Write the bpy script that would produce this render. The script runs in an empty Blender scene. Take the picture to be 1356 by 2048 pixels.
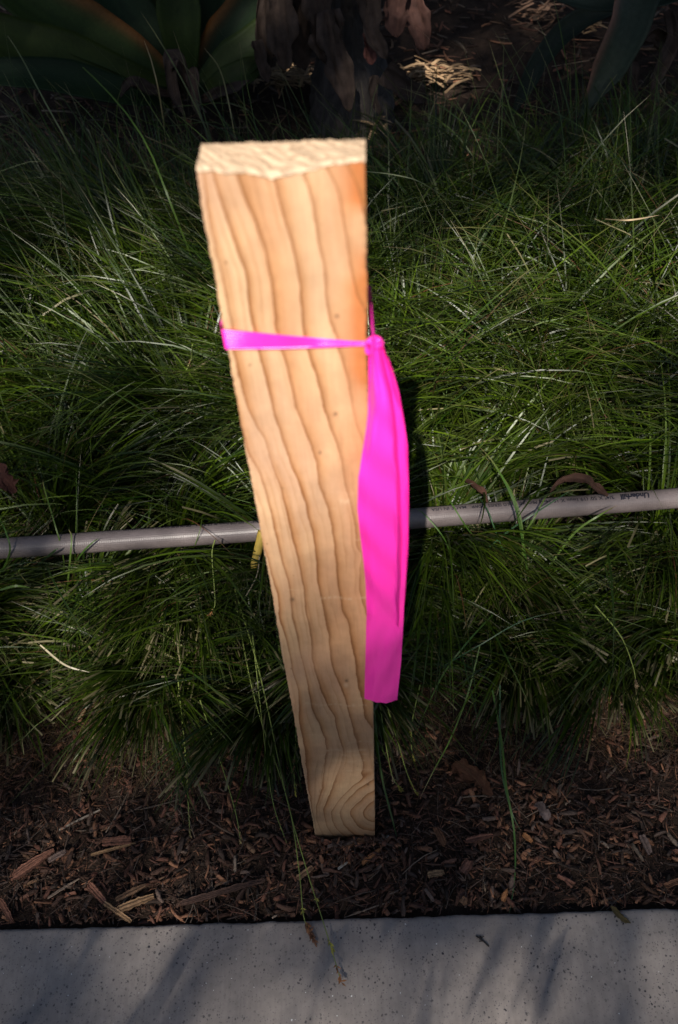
import bpy, bmesh, math
import numpy as np
from mathutils import Vector, Matrix
rng = np.random.default_rng(7)
SC = bpy.context.scene
COL = SC.collection
R = math.radians

# ---------------------------------------------------------------- camera, sky, sun, exposure
FPX = 1593.0                                    # focal length in pixels of the 1356 x 2048 photograph (28 mm lens)
CAM = np.array([0.0, 0.0, 1.232])
_U = np.array([-83, 1372, FPX]); _U /= np.linalg.norm(_U)
_z = np.array([0, 0, -1.0]); _F = _z - _U * (_z @ _U); _F /= np.linalg.norm(_F)
M = np.array([np.cross(_F, _U), _F, _U])        # camera axes -> world axes
cd = bpy.data.cameras.new('camera'); co = bpy.data.objects.new('camera', cd); COL.objects.link(co)
cd.sensor_fit = 'VERTICAL'; cd.sensor_height = 36; cd.sensor_width = 36; cd.lens = FPX / 2048 * 36
cd.clip_start = 0.02; cd.clip_end = 500
m4 = Matrix.Identity(4)
for i in range(3):
    for j in range(3): m4[i][j] = M[i][j]
m4.translation = Vector(CAM); co.matrix_world = m4
cd.dof.use_dof = True; cd.dof.focus_distance = 1.15; cd.dof.aperture_fstop = 6.0
SC.camera = co

SUN_EL, SUN_AZ = 48.0, 11.5                     # shadows run away from the camera, 18 degrees to the right
sdir = np.array([-math.sin(R(SUN_AZ)) * math.cos(R(SUN_EL)), -math.cos(R(SUN_AZ)) * math.cos(R(SUN_EL)), math.sin(R(SUN_EL))])
w = bpy.data.worlds.new("World"); SC.world = w; w.use_nodes = True
nt = w.node_tree; bg = nt.nodes['Background']
sky = nt.nodes.new('ShaderNodeTexSky'); sky.sky_type = 'NISHITA'; sky.sun_disc = False
sky.sun_elevation = R(SUN_EL); sky.sun_rotation = R(180 + SUN_AZ)
nt.links.new(sky.outputs[0], bg.inputs[0]); bg.inputs[1].default_value = 0.05
ld = bpy.data.lights.new('sun', 'SUN'); lo = bpy.data.objects.new('sun', ld); COL.objects.link(lo)
ld.energy = 5.0; ld.angle = R(0.55); ld.color = (1.0, 0.93, 0.84)
lo.rotation_euler = Vector(sdir).to_track_quat('Z', 'Y').to_euler(); lo.location = (-3, -6, 8)
vs = SC.view_settings; vs.view_transform = 'Standard'; vs.look = 'None'; vs.gamma = 1; vs.exposure = 1.05
vs.use_curve_mapping = False
SC.cycles.max_bounces = 8

def ray(px, py): return M @ np.array([px - 678, -(py - 1024), -FPX])
def at_z(px, py, z):
    d = ray(px, py); return CAM + d * ((z - CAM[2]) / d[2])
def at_y(px, py, y):
    d = ray(px, py); return CAM + d * ((y - CAM[1]) / d[1])

# ---------------------------------------------------------------- helpers
def tag(o, label=None, cat=None, group=None, kind=None):
    if label: o['label'] = label
    if cat: o['category'] = cat
    if group: o['group'] = group
    if kind: o['kind'] = kind
    return o
def empty(name, loc, label, cat, group=None):
    o = bpy.data.objects.new(name, None); COL.objects.link(o); o.location = tuple(loc); o.empty_display_size = .05
    return tag(o, label, cat, group)
def mesh_obj(name, verts, faces, mat, parent=None, smooth=True, attrs=None, loc=None):
    verts = np.asarray(verts, float)
    if parent is not None: verts = verts - np.array(parent.location)
    elif loc is not None: verts = verts - np.asarray(loc)
    me = bpy.data.meshes.new(name)
    if isinstance(faces, np.ndarray):
        n = faces.shape[0]; k = faces.shape[1]
        me.vertices.add(len(verts)); me.vertices.foreach_set('co', verts.ravel())
        me.loops.add(n * k); me.loops.foreach_set('vertex_index', faces.ravel().astype(np.int32))
        me.polygons.add(n); me.polygons.foreach_set('loop_start', np.arange(0, n * k, k, dtype=np.int32))
        me.update(calc_edges=True)
    else:
        me.from_pydata([tuple(v) for v in verts], [], faces); me.update()
    if smooth: me.polygons.foreach_set('use_smooth', [True] * len(me.polygons))
    for k, v in (attrs or {}).items():
        v = np.asarray(v, float)
        if v.ndim == 1:
            a = me.attributes.new(k, 'FLOAT', 'POINT'); a.data.foreach_set('value', v)
        else:
            if v.shape[1] == 3: v = np.hstack([v, np.ones((len(v), 1))])
            a = me.attributes.new(k, 'FLOAT_COLOR', 'POINT'); a.data.foreach_set('color', v.ravel())
    me.materials.append(mat)
    o = bpy.data.objects.new(name, me); COL.objects.link(o)
    if parent is not None: o.parent = parent
    elif loc is not None: o.location = tuple(loc)
    return o
def grid_faces(nr, nc, wrap=False, off=0):
    r, c = np.meshgrid(np.arange(nr - 1), np.arange(nc if wrap else nc - 1), indexing='ij')
    c2 = (c + 1) % nc
    f = np.stack([r * nc + c, r * nc + c2, (r + 1) * nc + c2, (r + 1) * nc + c], -1).reshape(-1, 4)
    return f + off
def hermite(pts, n):
    """smooth polyline through pts"""
    P = np.asarray(pts, float); k = len(P)
    if k == 2:
        t = np.linspace(0, 1, n)[:, None]; return P[0] * (1 - t) + P[1] * t
    T = np.zeros_like(P); T[1:-1] = (P[2:] - P[:-2]) / 2; T[0] = P[1] - P[0]; T[-1] = P[-1] - P[-2]
    s = np.linspace(0, k - 1, n); i = np.minimum(s.astype(int), k - 2); u = (s - i)[:, None]
    return (2*u**3-3*u**2+1)*P[i] + (u**3-2*u**2+u)*T[i] + (-2*u**3+3*u**2)*P[i+1] + (u**3-u**2)*T[i+1]
def frames(P, up=(0, 0, 1)):
    T = np.gradient(P, axis=0); T /= np.linalg.norm(T, axis=1)[:, None]
    up = np.asarray(up, float)
    S = np.cross(T, np.tile(up, (len(P), 1))); n = np.linalg.norm(S, axis=1)[:, None]
    S = np.where(n < 1e-4, np.array([1., 0, 0]), S / np.maximum(n, 1e-6)); N = np.cross(S, T)
    return T, S, N
def tube(P, rad, k=8):
    P = np.asarray(P, float); rad = np.broadcast_to(rad, (len(P),)); T, S, N = frames(P)
    a = np.linspace(0, 2 * math.pi, k, endpoint=False)
    V = P[:, None] + rad[:, None, None] * (np.cos(a)[None, :, None] * S[:, None] + np.sin(a)[None, :, None] * N[:, None])
    V = V.reshape(-1, 3); F = grid_faces(len(P), k, True).tolist()
    F.append(list(range(k))[::-1]); F.append([(len(P) - 1) * k + i for i in range(k)])
    return V, F
class MB:
    """collects pieces of ONE mesh"""
    def __init__(s): s.v = []; s.f = []; s.c = []; s.n = 0
    def add(s, V, F, col=None):
        s.v.append(V); s.f += [[i + s.n for i in f] for f in F]; s.n += len(V)
        if col is not None: s.c.append(np.tile(np.asarray(col, float), (len(V), 1)) if np.ndim(col) == 1 else np.asarray(col))
    def build(s, name, mat, parent=None, smooth=True, loc=None):
        return mesh_obj(name, np.vstack(s.v), s.f, mat, parent, smooth, {'col': np.vstack(s.c)} if s.c else None, loc)
_perm = rng.permutation(512); _gr = rng.random(512)
def vnoise(x, y):
    """value noise in 2-D, 0..1"""
    x = np.asarray(x, float); y = np.asarray(y, float)
    xi = np.floor(x).astype(int); yi = np.floor(y).astype(int); xf = x - xi; yf = y - yi
    h = lambda a, b: _gr[(_perm[(a) % 512] + b * 57) % 512]
    u = xf * xf * (3 - 2 * xf); v = yf * yf * (3 - 2 * yf)
    return (h(xi, yi)*(1-u)+h(xi+1, yi)*u)*(1-v) + (h(xi, yi+1)*(1-u)+h(xi+1, yi+1)*u)*v

class NT:
    """tiny node builder"""
    def __init__(s, name):
        s.m = bpy.data.materials.new(name); s.m.use_nodes = True; s.t = s.m.node_tree
        s.b = s.t.nodes['Principled BSDF']; s.out = s.t.nodes['Material Output']
    def n(s, typ, ins=None, **kw):
        nd = s.t.nodes.new(typ)
        for k, v in kw.items(): setattr(nd, k, v)
        for k, v in (ins or {}).items():
            if isinstance(v, bpy.types.NodeSocket): s.t.links.new(v, nd.inputs[k])
            else: nd.inputs[k].default_value = v
        return nd
    def set(s, **kw):
        for k, v in kw.items():
            k = k.replace('_', ' ')
            if isinstance(v, bpy.types.NodeSocket): s.t.links.new(v, s.b.inputs[k])
            else: s.b.inputs[k].default_value = v
    def math(s, op, a, b=0.0, c=None, clamp=False):
        ins = {0: a, 1: b}
        if c is not None: ins[2] = c
        nd = s.n('ShaderNodeMath', ins, operation=op); nd.use_clamp = clamp; return nd.outputs[0]
    def mix(s, f, a, b, mode='MIX'):
        nd = s.n('ShaderNodeMix', data_type='RGBA', blend_type=mode)
        for i, v in ((0, f), (6, a), (7, b)):
            if isinstance(v, bpy.types.NodeSocket): s.t.links.new(v, nd.inputs[i])
            elif i and len(v) == 3: nd.inputs[i].default_value = (*v, 1)
            else: nd.inputs[i].default_value = v
        return nd.outputs[2]
    def ramp(s, f, stops, interp='LINEAR'):
        nd = s.n('ShaderNodeValToRGB', {0: f}); cr = nd.color_ramp; cr.interpolation = interp
        while len(cr.elements) < len(stops): cr.elements.new(0.5)
        for e, (p, c) in zip(cr.elements, stops):
            e.position = p; e.color = (*c, 1) if np.ndim(c) else (c, c, c, 1)
        return nd.outputs[0]
    def coord(s, scale=(1, 1, 1), kind='Object'):
        tc = s.n('ShaderNodeTexCoord'); return s.n('ShaderNodeMapping', {0: tc.outputs[kind], 3: scale}).outputs[0]
    def noise(s, vec, scale, detail=3, rough=.5, dist=0.0):
        return s.n('ShaderNodeTexNoise', {'Vector': vec, 'Scale': scale, 'Detail': detail, 'Roughness': rough, 'Distortion': dist}).outputs[0]
    def bump(s, h, strength, dist=.001, prev=None):
        nd = s.n('ShaderNodeBump', {'Height': h, 'Strength': strength, 'Distance': dist})
        if prev is not None: s.t.links.new(prev, nd.inputs['Normal'])
        return nd.outputs[0]

# ---------------------------------------------------------------- materials
def mat_attr(name, rough=.7, transl=0.0, spec=.5, noise_amt=.25, nscale=60, bump=0.0):
    m = NT(name); a = m.n('ShaderNodeAttribute', attribute_name='col').outputs[0]
    nz = m.noise(m.coord(), nscale, 4, .6)
    c = m.mix(1.0, a, m.ramp(nz, [(.25, 1 - noise_amt), (.75, 1 + noise_amt * .6)]), 'MULTIPLY')
    m.set(Base_Color=c, Roughness=rough, Specular_IOR_Level=spec)
    if bump: m.set(Normal=m.bump(nz, bump, .002))
    if transl:
        tr = m.n('ShaderNodeBsdfTranslucent', {'Color': m.mix(1.0, c, (1.5, 1.5, .7), 'MULTIPLY')}); mx = m.n('ShaderNodeMixShader', {0: transl})
        m.t.links.new(m.b.outputs[0], mx.inputs[1]); m.t.links.new(tr.outputs[0], mx.inputs[2]); m.t.links.new(mx.outputs[0], m.out.inputs[0])
    return m.m

def mat_wood():
    m = NT('sawn_pine'); phi = m.n('ShaderNodeAttribute', attribute_name='phi').outputs['Fac']
    end = m.n('ShaderNodeAttribute', attribute_name='endgrain').outputs['Fac']
    org = m.n('ShaderNodeAttribute', attribute_name='stain').outputs['Fac']
    vec = m.coord((1, 1, .12))
    n1 = m.noise(m.coord((1, 1, .34)), 95, 5, .62); n0 = m.noise(m.coord((1, 1, .5)), 18, 2)
    bw = lambda c: m.n('ShaderNodeRGBToBW', {0: c}).outputs[0]
    p = m.math('ADD', phi, m.math('ADD', m.math('MULTIPLY', m.math('SUBTRACT', n1, .5), .27), m.math('MULTIPLY', m.math('SUBTRACT', n0, .5), .25)))
    fr = m.math('FRACT', m.math('ADD', p, 20.0))
    sharp = bw(m.ramp(fr, [(0, 0.0), (.012, 1.0), (.07, .75), (.15, .15), (.25, 0.0)]))
    halo = bw(m.ramp(fr, [(0, 0.0), (.015, 1.0), (.17, .85), (.36, .40), (.62, .08), (.93, .0), (1, .12)]))
    fr2 = m.math('FRACT', m.math('ADD', m.math('MULTIPLY', p, 2.37), m.math('MULTIPLY', n0, 1.5)))
    faint = m.math('MULTIPLY', bw(m.ramp(fr2, [(0, 0.0), (.03, 1.0), (.3, .25), (.6, .0)])), m.math('MULTIPLY', bw(m.ramp(m.noise(m.coord((1, 1, .3)), 26, 3), [(.42, 0.0), (.62, 1.0)])), .50))
    amp = bw(m.ramp(m.noise(m.coord((1, 1, .30)), 17, 3), [(.36, .12), (.60, 1.0)]))
    late = m.math('MULTIPLY', sharp, m.math('ADD', m.math('MULTIPLY', amp, .7), .3))
    halo = m.math('MULTIPLY', halo, amp)
    fib = m.noise(m.coord((1, 1, .03)), 900, 3, .6)
    big = m.noise(m.coord((1, 1, .45)), 16, 4, .55)
    early = m.mix(m.ramp(big, [(.36, 0.0), (.62, 1.0)]), (.55, .368, .215), (.47, .285, .168))
    early = m.mix(m.ramp(m.noise(m.coord((1, 1, .5)), 9, 3, .5), [(.5, 0.0), (.75, .8)]), early, (.40, .245, .175))
    early = m.mix(m.ramp(org, [(0.0, 0.0), (1.0, 1.0)]), early, (.43, .15, .05))
    c = m.mix(m.math("MULTIPLY", halo, .85), early, (.37, .160, .052))
    c = m.mix(faint, c, (.30, .14, .055))
    c = m.mix(m.math('MULTIPLY', late, .92), c, (.17, .062, .020))
    c = m.mix(1.0, c, m.ramp(fib, [(.3, .92), (.7, 1.05)]), 'MULTIPLY')
    # a few saw marks across the grain, pin specks
    saw = m.noise(m.coord((.10, .10, 1)), 200, 3, .6)
    c = m.mix(m.ramp(saw, [(.70, 0.0), (.76, .35)]), c, (.60, .43, .27))
    blot = m.noise(m.coord((1, 1, .8)), 55, 5, .65)
    c = m.mix(1.0, c, m.ramp(blot, [(.3, .86), (.7, 1.08)]), 'MULTIPLY')
    sp = m.n('ShaderNodeTexVoronoi', {'Vector': m.coord((1, 1, .6)), 'Scale': 60}).outputs['Distance']
    c = m.mix(m.ramp(sp, [(.03, 1.0), (.06, 0.0)]), c, (.22, .12, .06))
    mk = m.n('ShaderNodeAttribute', attribute_name='mark').outputs['Fac']
    c = m.mix(m.math('MULTIPLY', mk, .6, clamp=True), c, (.55, .40, .26)); c = m.mix(m.math('MULTIPLY', mk, -.9, clamp=True), c, (.10, .055, .03))
    # end grain
    ev = m.noise(m.coord((1, 1, 1)), 420, 4, .65)
    ec = m.mix(m.ramp(fr, [(0, .9), (.25, .5), (.6, .0), (1, .0)]), (.43, .315, .21), (.23, .155, .095))
    ec = m.mix(1.0, ec, m.ramp(ev, [(.3, .84), (.65, 1.06)]), 'MULTIPLY')
    c = m.mix(end, c, ec)
    # earth stain at the foot
    sep = m.n('ShaderNodeSeparateXYZ', {0: m.coord()}).outputs[2]
    dirt = m.math('MULTIPLY', m.math('SUBTRACT', .075, sep), 16.0, clamp=True)
    dirt = m.math('MULTIPLY', dirt, m.noise(m.coord(), 90, 4, .7), clamp=True)
    c = m.mix(dirt, c, (.10, .06, .04))
    b = m.bump(late, .35, .0007); b = m.bump(fib, .25, .0004, b); b = m.bump(saw, .15, .0004, b)
    b = m.bump(m.math('MULTIPLY', ev, end), .45, .0008, b)
    m.set(Base_Color=c, Roughness=.62, Specular_IOR_Level=.3, Normal=b)
    return m.m

def mat_tape():
    m = NT('pink_vinyl')
    nz = m.noise(m.coord((1, 1, .15)), 90, 3, .5)
    m.set(Base_Color=(1.0, .036, .47, 1), Roughness=.30, Specular_IOR_Level=.5, Normal=m.bump(nz, .3, .0015))
    tr = m.n('ShaderNodeBsdfTranslucent', {'Color': (1.0, .02, .50, 1)}); mx = m.n('ShaderNodeMixShader', {0: .15})
    m.t.links.new(m.b.outputs[0], mx.inputs[1]); m.t.links.new(tr.outputs[0], mx.inputs[2]); m.t.links.new(mx.outputs[0], m.out.inputs[0])
    return m.m

def mat_hose():
    m = NT('hose_rubber')
    u = m.n('ShaderNodeAttribute', attribute_name='along').outputs['Fac']; v = m.n('ShaderNodeAttribute', attribute_name='around').outputs['Fac']
    a = m.math('SINE', m.math('MULTIPLY', m.math('ADD', u, v), 900.0)); b = m.math('SINE', m.math('MULTIPLY', m.math('SUBTRACT', u, v), 900.0))
    weave = m.math('MULTIPLY', a, b)
    nz = m.noise(m.coord(), 30, 4, .6); fine = m.noise(m.coord(), 400, 2, .6)
    c = m.mix(m.ramp(nz, [(.3, 0.0), (.7, 1.0)]), (.125, .103, .100), (.172, .142, .138))
    c = m.mix(1.0, c, m.ramp(fine, [(.3, .86), (.7, 1.07)]), 'MULTIPLY')
    m.set(Base_Color=c, Roughness=.42, Specular_IOR_Level=.5, Normal=m.bump(m.math('ADD', weave, m.math('MULTIPLY', fine, .8)), .15, .0006))
    return m.m

def mat_concrete():
    m = NT('curb_concrete'); v = m.coord()
    big = m.noise(v, 6, 4, .6); mid = m.noise(v, 60, 4, .7)
    c = m.mix(m.ramp(big, [(.35, 0.0), (.7, 1.0)]), (.225, .197, .180), (.295, .258, .232))
    c = m.mix(1.0, c, m.ramp(mid, [(.3, .86), (.7, 1.1)]), 'MULTIPLY')
    def specks(scale, thr, lo, hi):
        vo = m.n('ShaderNodeTexVoronoi', {'Vector': m.n('ShaderNodeVectorMath', {0: v, 1: m.n('ShaderNodeVectorMath', {0: m.n('ShaderNodeTexNoise', {'Vector': v, 'Scale': 320.0}).outputs['Color'], 1: (.004, .004, .004)}, operation='MULTIPLY').outputs[0]}, operation='ADD').outputs[0], 'Scale': scale, 'Randomness': 1.0})
        pick = m.math('GREATER_THAN', m.n('ShaderNodeSeparateColor', {0: vo.outputs['Color']}).outputs[0], thr)
        return m.math('MULTIPLY', m.n('ShaderNodeRGBToBW', {0: m.ramp(vo.outputs['Distance'], [(lo, 1.0), (hi, 0.0)])}).outputs[0], pick)
    d1 = specks(150, .40, .17, .27); d2 = specks(300, .35, .17, .29); w1 = specks(200, .955, .10, .16)
    patch = m.n('ShaderNodeRGBToBW', {0: m.ramp(m.noise(m.coord((1, 2.5, 1)), 9, 3, .6), [(.38, .15), (.62, 1.0)])}).outputs[0]
    c = m.mix(m.math('MULTIPLY', d1, m.math('MULTIPLY', patch, 1.0)), c, (.035, .033, .04))
    c = m.mix(m.math('MULTIPLY', d2, m.math('ADD', m.math('MULTIPLY', patch, .5), .4)), c, (.085, .078, .085))
    c = m.mix(w1, c, (.8, .8, .78))
    strk = m.noise(m.coord((1, .06, 1)), 240, 2, .5)
    c = m.mix(1.0, c, m.ramp(strk, [(.3, .94), (.7, 1.05)]), 'MULTIPLY')
    h = m.math('SUBTRACT', mid, m.math('ADD', d1, d2))
    m.set(Base_Color=c, Roughness=.8, Specular_IOR_Level=.3, Normal=m.bump(h, .35, .0008))
    return m.m

def mat_soil():
    m = NT('dark_soil'); v = m.coord()
    a = m.noise(v, 45, 6, .7); b = m.noise(m.coord((1, 3, 1)), 150, 4, .7)
    c = m.ramp(a, [(.3, (.018, .012, .009)), (.55, (.042, .027, .019)), (.8, (.085, .055, .038))])
    c = m.mix(m.ramp(b, [(.55, 0.0), (.75, .6)]), c, (.075, .042, .028))
    m.set(Base_Color=c, Roughness=.9, Specular_IOR_Level=.2, Normal=m.bump(m.math('ADD', a, m.math('MULTIPLY', b, .5)), .9, .01))
    return m.m
def mat_asphalt():
    m = NT('road_asphalt'); a = m.noise(m.coord(), 300, 4, .7)
    m.set(Base_Color=m.ramp(a, [(.3, .03), (.7, .075)]), Roughness=.85, Normal=m.bump(a, .5, .002)); return m.m
def mat_bark():
    m = NT('rough_bark'); v = m.coord((1, 1, .35)); a = m.noise(v, 34, 6, .7, .6)
    m.set(Base_Color=m.ramp(a, [(.3, (.018, .015, .014)), (.7, (.085, .07, .062))]), Roughness=.9, Normal=m.bump(a, 1.0, .012)); return m.m
def mat_agave(name, c1, c2):
    m = NT(name); a = m.n('ShaderNodeAttribute', attribute_name='col').outputs[0]
    st = m.noise(m.coord((1, 1, 1)), 9, 3, .5); bl = m.noise(m.coord(), 120, 4, .6)
    c = m.mix(1.0, a, m.ramp(st, [(.3, c1), (.7, c2)]), 'MULTIPLY')
    c = m.mix(1.0, c, m.ramp(bl, [(.3, .8), (.7, 1.1)]), 'MULTIPLY')
    m.set(Base_Color=c, Roughness=.6, Specular_IOR_Level=.12, Normal=m.bump(bl, .3, .003)); return m.m
def mat_ink():
    m = NT('printed_ink'); nz = m.noise(m.coord(), 700, 3, .7)
    m.set(Base_Color=m.ramp(nz, [(.55, (.004, .005, .014)), (.85, (.04, .038, .055))]), Roughness=.55); return m.m

WOOD = mat_wood(); TAPE = mat_tape(); HOSE = mat_hose(); CONC = mat_concrete(); SOIL = mat_soil(); ASPH = mat_asphalt()
BARK = mat_bark(); INK = mat_ink()
GRASS = mat_attr('sedge_blades', .40, .27, .38, .2, 40)
CHIP = mat_attr('bark_chips', .75, 0, .25, .45, 220, .8)
DRY = mat_attr('dry_leaf', .8, .08, .2, .6, 45, .8)
STRAW = mat_attr('straw', .6, .1, .3, .3, 80)
AGV = mat_agave('agave_green', (.75, .85, .75), (1.15, 1.1, 1.0)); LEAF = mat_attr('tree_leaf', .5, .15, .4, .2, 30)

# ---------------------------------------------------------------- terrain, curb, road
GY = [.0, .30, .52, .80, 1.10, 1.50, 2.00, 2.60, 4.0, 9.0, 400]
GZ = [.0, .00, .010, .09, .16, .24, .345, .44, .56, .8, .8]
def gz(x, y):
    y = np.asarray(y, float); x = np.asarray(x, float)
    z = sum(np.interp(y + d, GY, GZ) for d in (-.12, -.06, 0, .06, .12)) / 5
    k = np.clip((y - .33) / .2, 0, 1)
    return z * np.clip((y-.3)/.1, 0, 1) + k * (.03 * (vnoise(x * 5 + 3, y * 5) - .5) + .012 * (vnoise(x * 22, y * 22 + 9) - .5)) - .004
def curb_y(x): return .3013 - .02499 * (x + .519 - .519) # back edge of the curb
CA, CB = at_z(0, 1858, .014), at_z(1356, 1814, .014)
def curb_y(x): return CA[1] + (CB[1] - CA[1]) * (x - CA[0]) / (CB[0] - CA[0])

xs = np.concatenate([-np.geomspace(80, 1.6, 26), np.linspace(-1.5, 1.5, 241), np.geomspace(1.6, 80, 26)])
ys = np.concatenate([np.linspace(-.012, .7, 90), np.linspace(.71, 3.2, 190), np.geomspace(3.25, 160, 40)])
X, D = np.meshgrid(xs, ys); k = np.clip((D + .012) / .7, 0, 1)
Y = np.where(D < .7, curb_y(np.clip(X, -3, 3)) * (1 - k) + k * 1.0 * .69 + (D - (-.012 * (1 - k) + .69 * k)) * 0, D)
Y = np.where(D < .688, curb_y(np.clip(X, -3, 3)) - .012 + (D + .012) / .712 * (.70 - curb_y(np.clip(X, -3, 3)) + .012), D)
Z = gz(X, Y) - .005 * np.clip(1 - (Y - curb_y(np.clip(X, -3, 3))) / .03, 0, 1)
tag(mesh_obj('ground', np.stack([X, Y, Z], -1).reshape(-1, 3), grid_faces(len(ys), len(xs)), SOIL), kind='structure')

# curb: profile swept along x, edge slightly chipped
cx = np.concatenate([[-80, -20, -5, -2], np.linspace(-1, 1, 500), [2, 5, 20, 80]])
prof = [(0.0, -.20), (0.0, -.004), (-.0005, .0085), (-.0018, .0118), (-.0045, .0138), (-.0085, .0142), (-.02, .0142), (-.06, .014), (-.2, .012), (-.5, .006), (-.54, .002), (-.555, -.012), (-.57, -.18)]
V = []
for x in cx:
    cy = float(curb_y(np.clip(x, -3, 3)))
    for i, (dy, z) in enumerate(prof):
        j = 0
        if 1 <= i <= 5 and abs(x) <= 1: j = .0022 * (vnoise(x * 60, i * .4) - .5) + .0012 * (vnoise(x * 300, i * .8) - .5)
        V.append((x, cy + dy + j, z + (j * .5 if 2 <= i <= 5 else 0)))
tag(mesh_obj('curb', V, grid_faces(len(cx), len(prof)), CONC), kind='structure')
tag(mesh_obj('path', [(-80, -60, -.13), (80, -60, -.13), (80, -.2, -.13), (-80, -.2, -.13)], [[0, 1, 2, 3]], ASPH), kind='structure')

# ---------------------------------------------------------------- wooden stake
LINES = {  # growth rings read off the broad face: ring number -> points (x, y) in the photograph
 0: [(340,300),(370,500),(405,700),(440,850),(480,980),(532,1111),(542,1151),(556,1188),(557,1236),(569,1268),(578,1302),(585,1342),(596,1382),(598,1414),(597,1444),(608,1483),(612,1533),(618,1577),(627,1636),(633,1665),(640,1700)],
 1: [(365,300),(402,500),(432,650),(458,760),(489,875),(502,912),(519,949),(531,990),(546,1050),(556,1090),(562,1119),(577,1161),(582,1199),(584,1236),(593,1270),(600,1305),(609,1342),(617,1382),(622,1414),(633,1438),(650,1474),(652,1503),(647,1547),(644,1577),(632,1612),(632,1640),(642,1665),(655,1700)],
 2: [(395,300),(418,430),(432,517),(448,579),(461,648),(466,712),(481,770),(495,817),(512,851),(531,882),(541,922),(559,973),(577,1050),(588,1095),(598,1138),(608,1177),(610,1220),(619,1252),(621,1284),(625,1318),(630,1345),(641,1382),(655,1411),(671,1438),(677,1474),(686,1503),(681,1530),(665,1571),(656,1595),(645,1618),(653,1654),(671,1680),(690,1700)],
 3: [(415,300),(425,348),(440,402),(457,461),(475,511),(490,549),(497,599),(502,645),(517,702),(525,732),(539,790),(553,844),(566,885),(580,929),(597,966),(610,1014),(619,1050),(627,1090),(633,1130),(635,1167),(643,1199),(649,1241),(657,1270),(659,1305),(667,1342),(681,1374),(691,1404),(698,1430),(706,1459),(717,1500),(727,1533),(718,1565),(695,1589),(677,1606),(662,1624),(668,1654),(689,1671),(712,1686),(730,1700)],
 4: [(462,300),(472,348),(487,393),(505,437),(525,487),(534,520),(543,570),(550,652),(563,702),(576,746),(585,783),(590,817),(604,851),(620,892),(631,926),(637,966),(649,1004),(661,1050),(665,1090),(670,1130),(677,1177),(683,1220),(696,1252),(702,1284),(708,1321),(712,1358),(720,1395),(727,1420),(729,1438),(745,1459),(765,1500),(770,1570),(745,1590),(715,1600),(690,1615),(678,1627),(689,1654),(706,1668),(727,1674),(760,1690)],
 5: [(538,300),(547,357),(553,393),(564,434),(580,478),(593,525),(600,570),(604,651),(615,695),(620,726),(631,749),(639,780),(644,817),(656,851),(671,892),(680,926),(688,973),(702,1014),(707,1050),(712,1090),(724,1108),(718,1138),(718,1177),(726,1209),(734,1236),(750,1320),(775,1400),(800,1500),(800,1580),(750,1605),(715,1613),(701,1627),(712,1645),(730,1658),(755,1665),(800,1690)],
 6: [(597,300),(606,346),(620,387),(627,425),(634,472),(648,540),(652,584),(661,643),(671,675),(683,719),(695,763),(702,804),(712,851),(726,888),(740,960),(752,1050),(765,1200),(800,1400),(840,1560),(765,1612),(738,1620),(726,1630),(736,1642),(765,1652),(840,1680)],
 7: [(640,300),(658,340),(679,384),(687,437),(699,520),(714,584),(730,629),(745,700),(765,850),(790,1050),(820,1300),(870,1560),(790,1618),(752,1632),(790,1645),(870,1680)],
}
YF = .4175
_ef = lambda y: (390 + .1806 * (y - 340), 728 + .01624 * (y - 325))
def face_plane_y(x): return .4105 - .0888 / .0888 * .0 + (-.0068) * ((x + .0645) / .0888) * .9 + .0000
TOPZ = 1.037
XL, XR = -.0647, .0241
YL, YR = .4125, .4065           # the broad face is turned a little
def f2w(u, v, wd):              # face coords: u 0..1 across, v height in m, wd depth behind the face in m
    ex = np.array([XR - XL, YR - YL]); L = np.linalg.norm(ex); nx, ny = -ex[1] / L, ex[0] / L
    return np.stack([XL + ex[0] * u + nx * wd, YL + ex[1] * u + ny * wd, v + 0 * u], -1)
def to_px(P):
    q = (np.asarray(P) - CAM) @ M; return 678 + FPX * q[..., 0] / -q[..., 2], 1024 - FPX * q[..., 1] / -q[..., 2]
def phi_of(u, v):
    """ring coordinate on the broad face from the digitised rings"""
    P = f2w(u, np.clip(v, -.03, 1.06), 0 * u); px, py = to_px(P)
    e = .1806 * 0
    keys = sorted(LINES)
    xl = np.stack([np.interp(py, [p[1] for p in LINES[k]], [p[0] for p in LINES[k]]) for k in keys])
    out = np.zeros_like(px); out[:] = np.nan
    for i in range(len(keys) - 1):
        s = (px >= xl[i]) & (px < xl[i + 1])
        out = np.where(s, keys[i] + (px - xl[i]) / np.maximum(xl[i + 1] - xl[i], 1), out)
    out = np.where(px < xl[0], (px - xl[0]) / 34.0, out)
    out = np.where(px >= xl[-1], keys[-1] + (px - xl[-1]) / 40.0, out)
    if out.ndim == 2 and out.shape[0] > 60:
        for _ in range(3): out[2:-2] = (out[:-4] + out[1:-3] + out[2:-2] + out[3:-1] + out[4:]) / 5
    wob = 7 * (vnoise(px * .05, py * .05) - .5)
    dist = np.where(py < 1625, (np.abs(px - 752) ** 1.35 + (1.12 * np.abs(py - 1625)) ** 1.35) ** (1 / 1.35), np.hypot(px - 752, (py - 1625) * 1.33)) + wob * .6       # rings round the knot at the foot
    kn = np.interp(dist, [0, 26, 51, 74, 90, 104, 122, 140, 200], [7, 6, 5, 4, 3, 2, 1, 0, -2.5])
    wk = np.clip((104 - dist) / 24, 0, 1); wk = wk * wk * (3 - 2 * wk)
    out = out * (1 - wk) + kn * wk
    return out
TH = .0275
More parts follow.
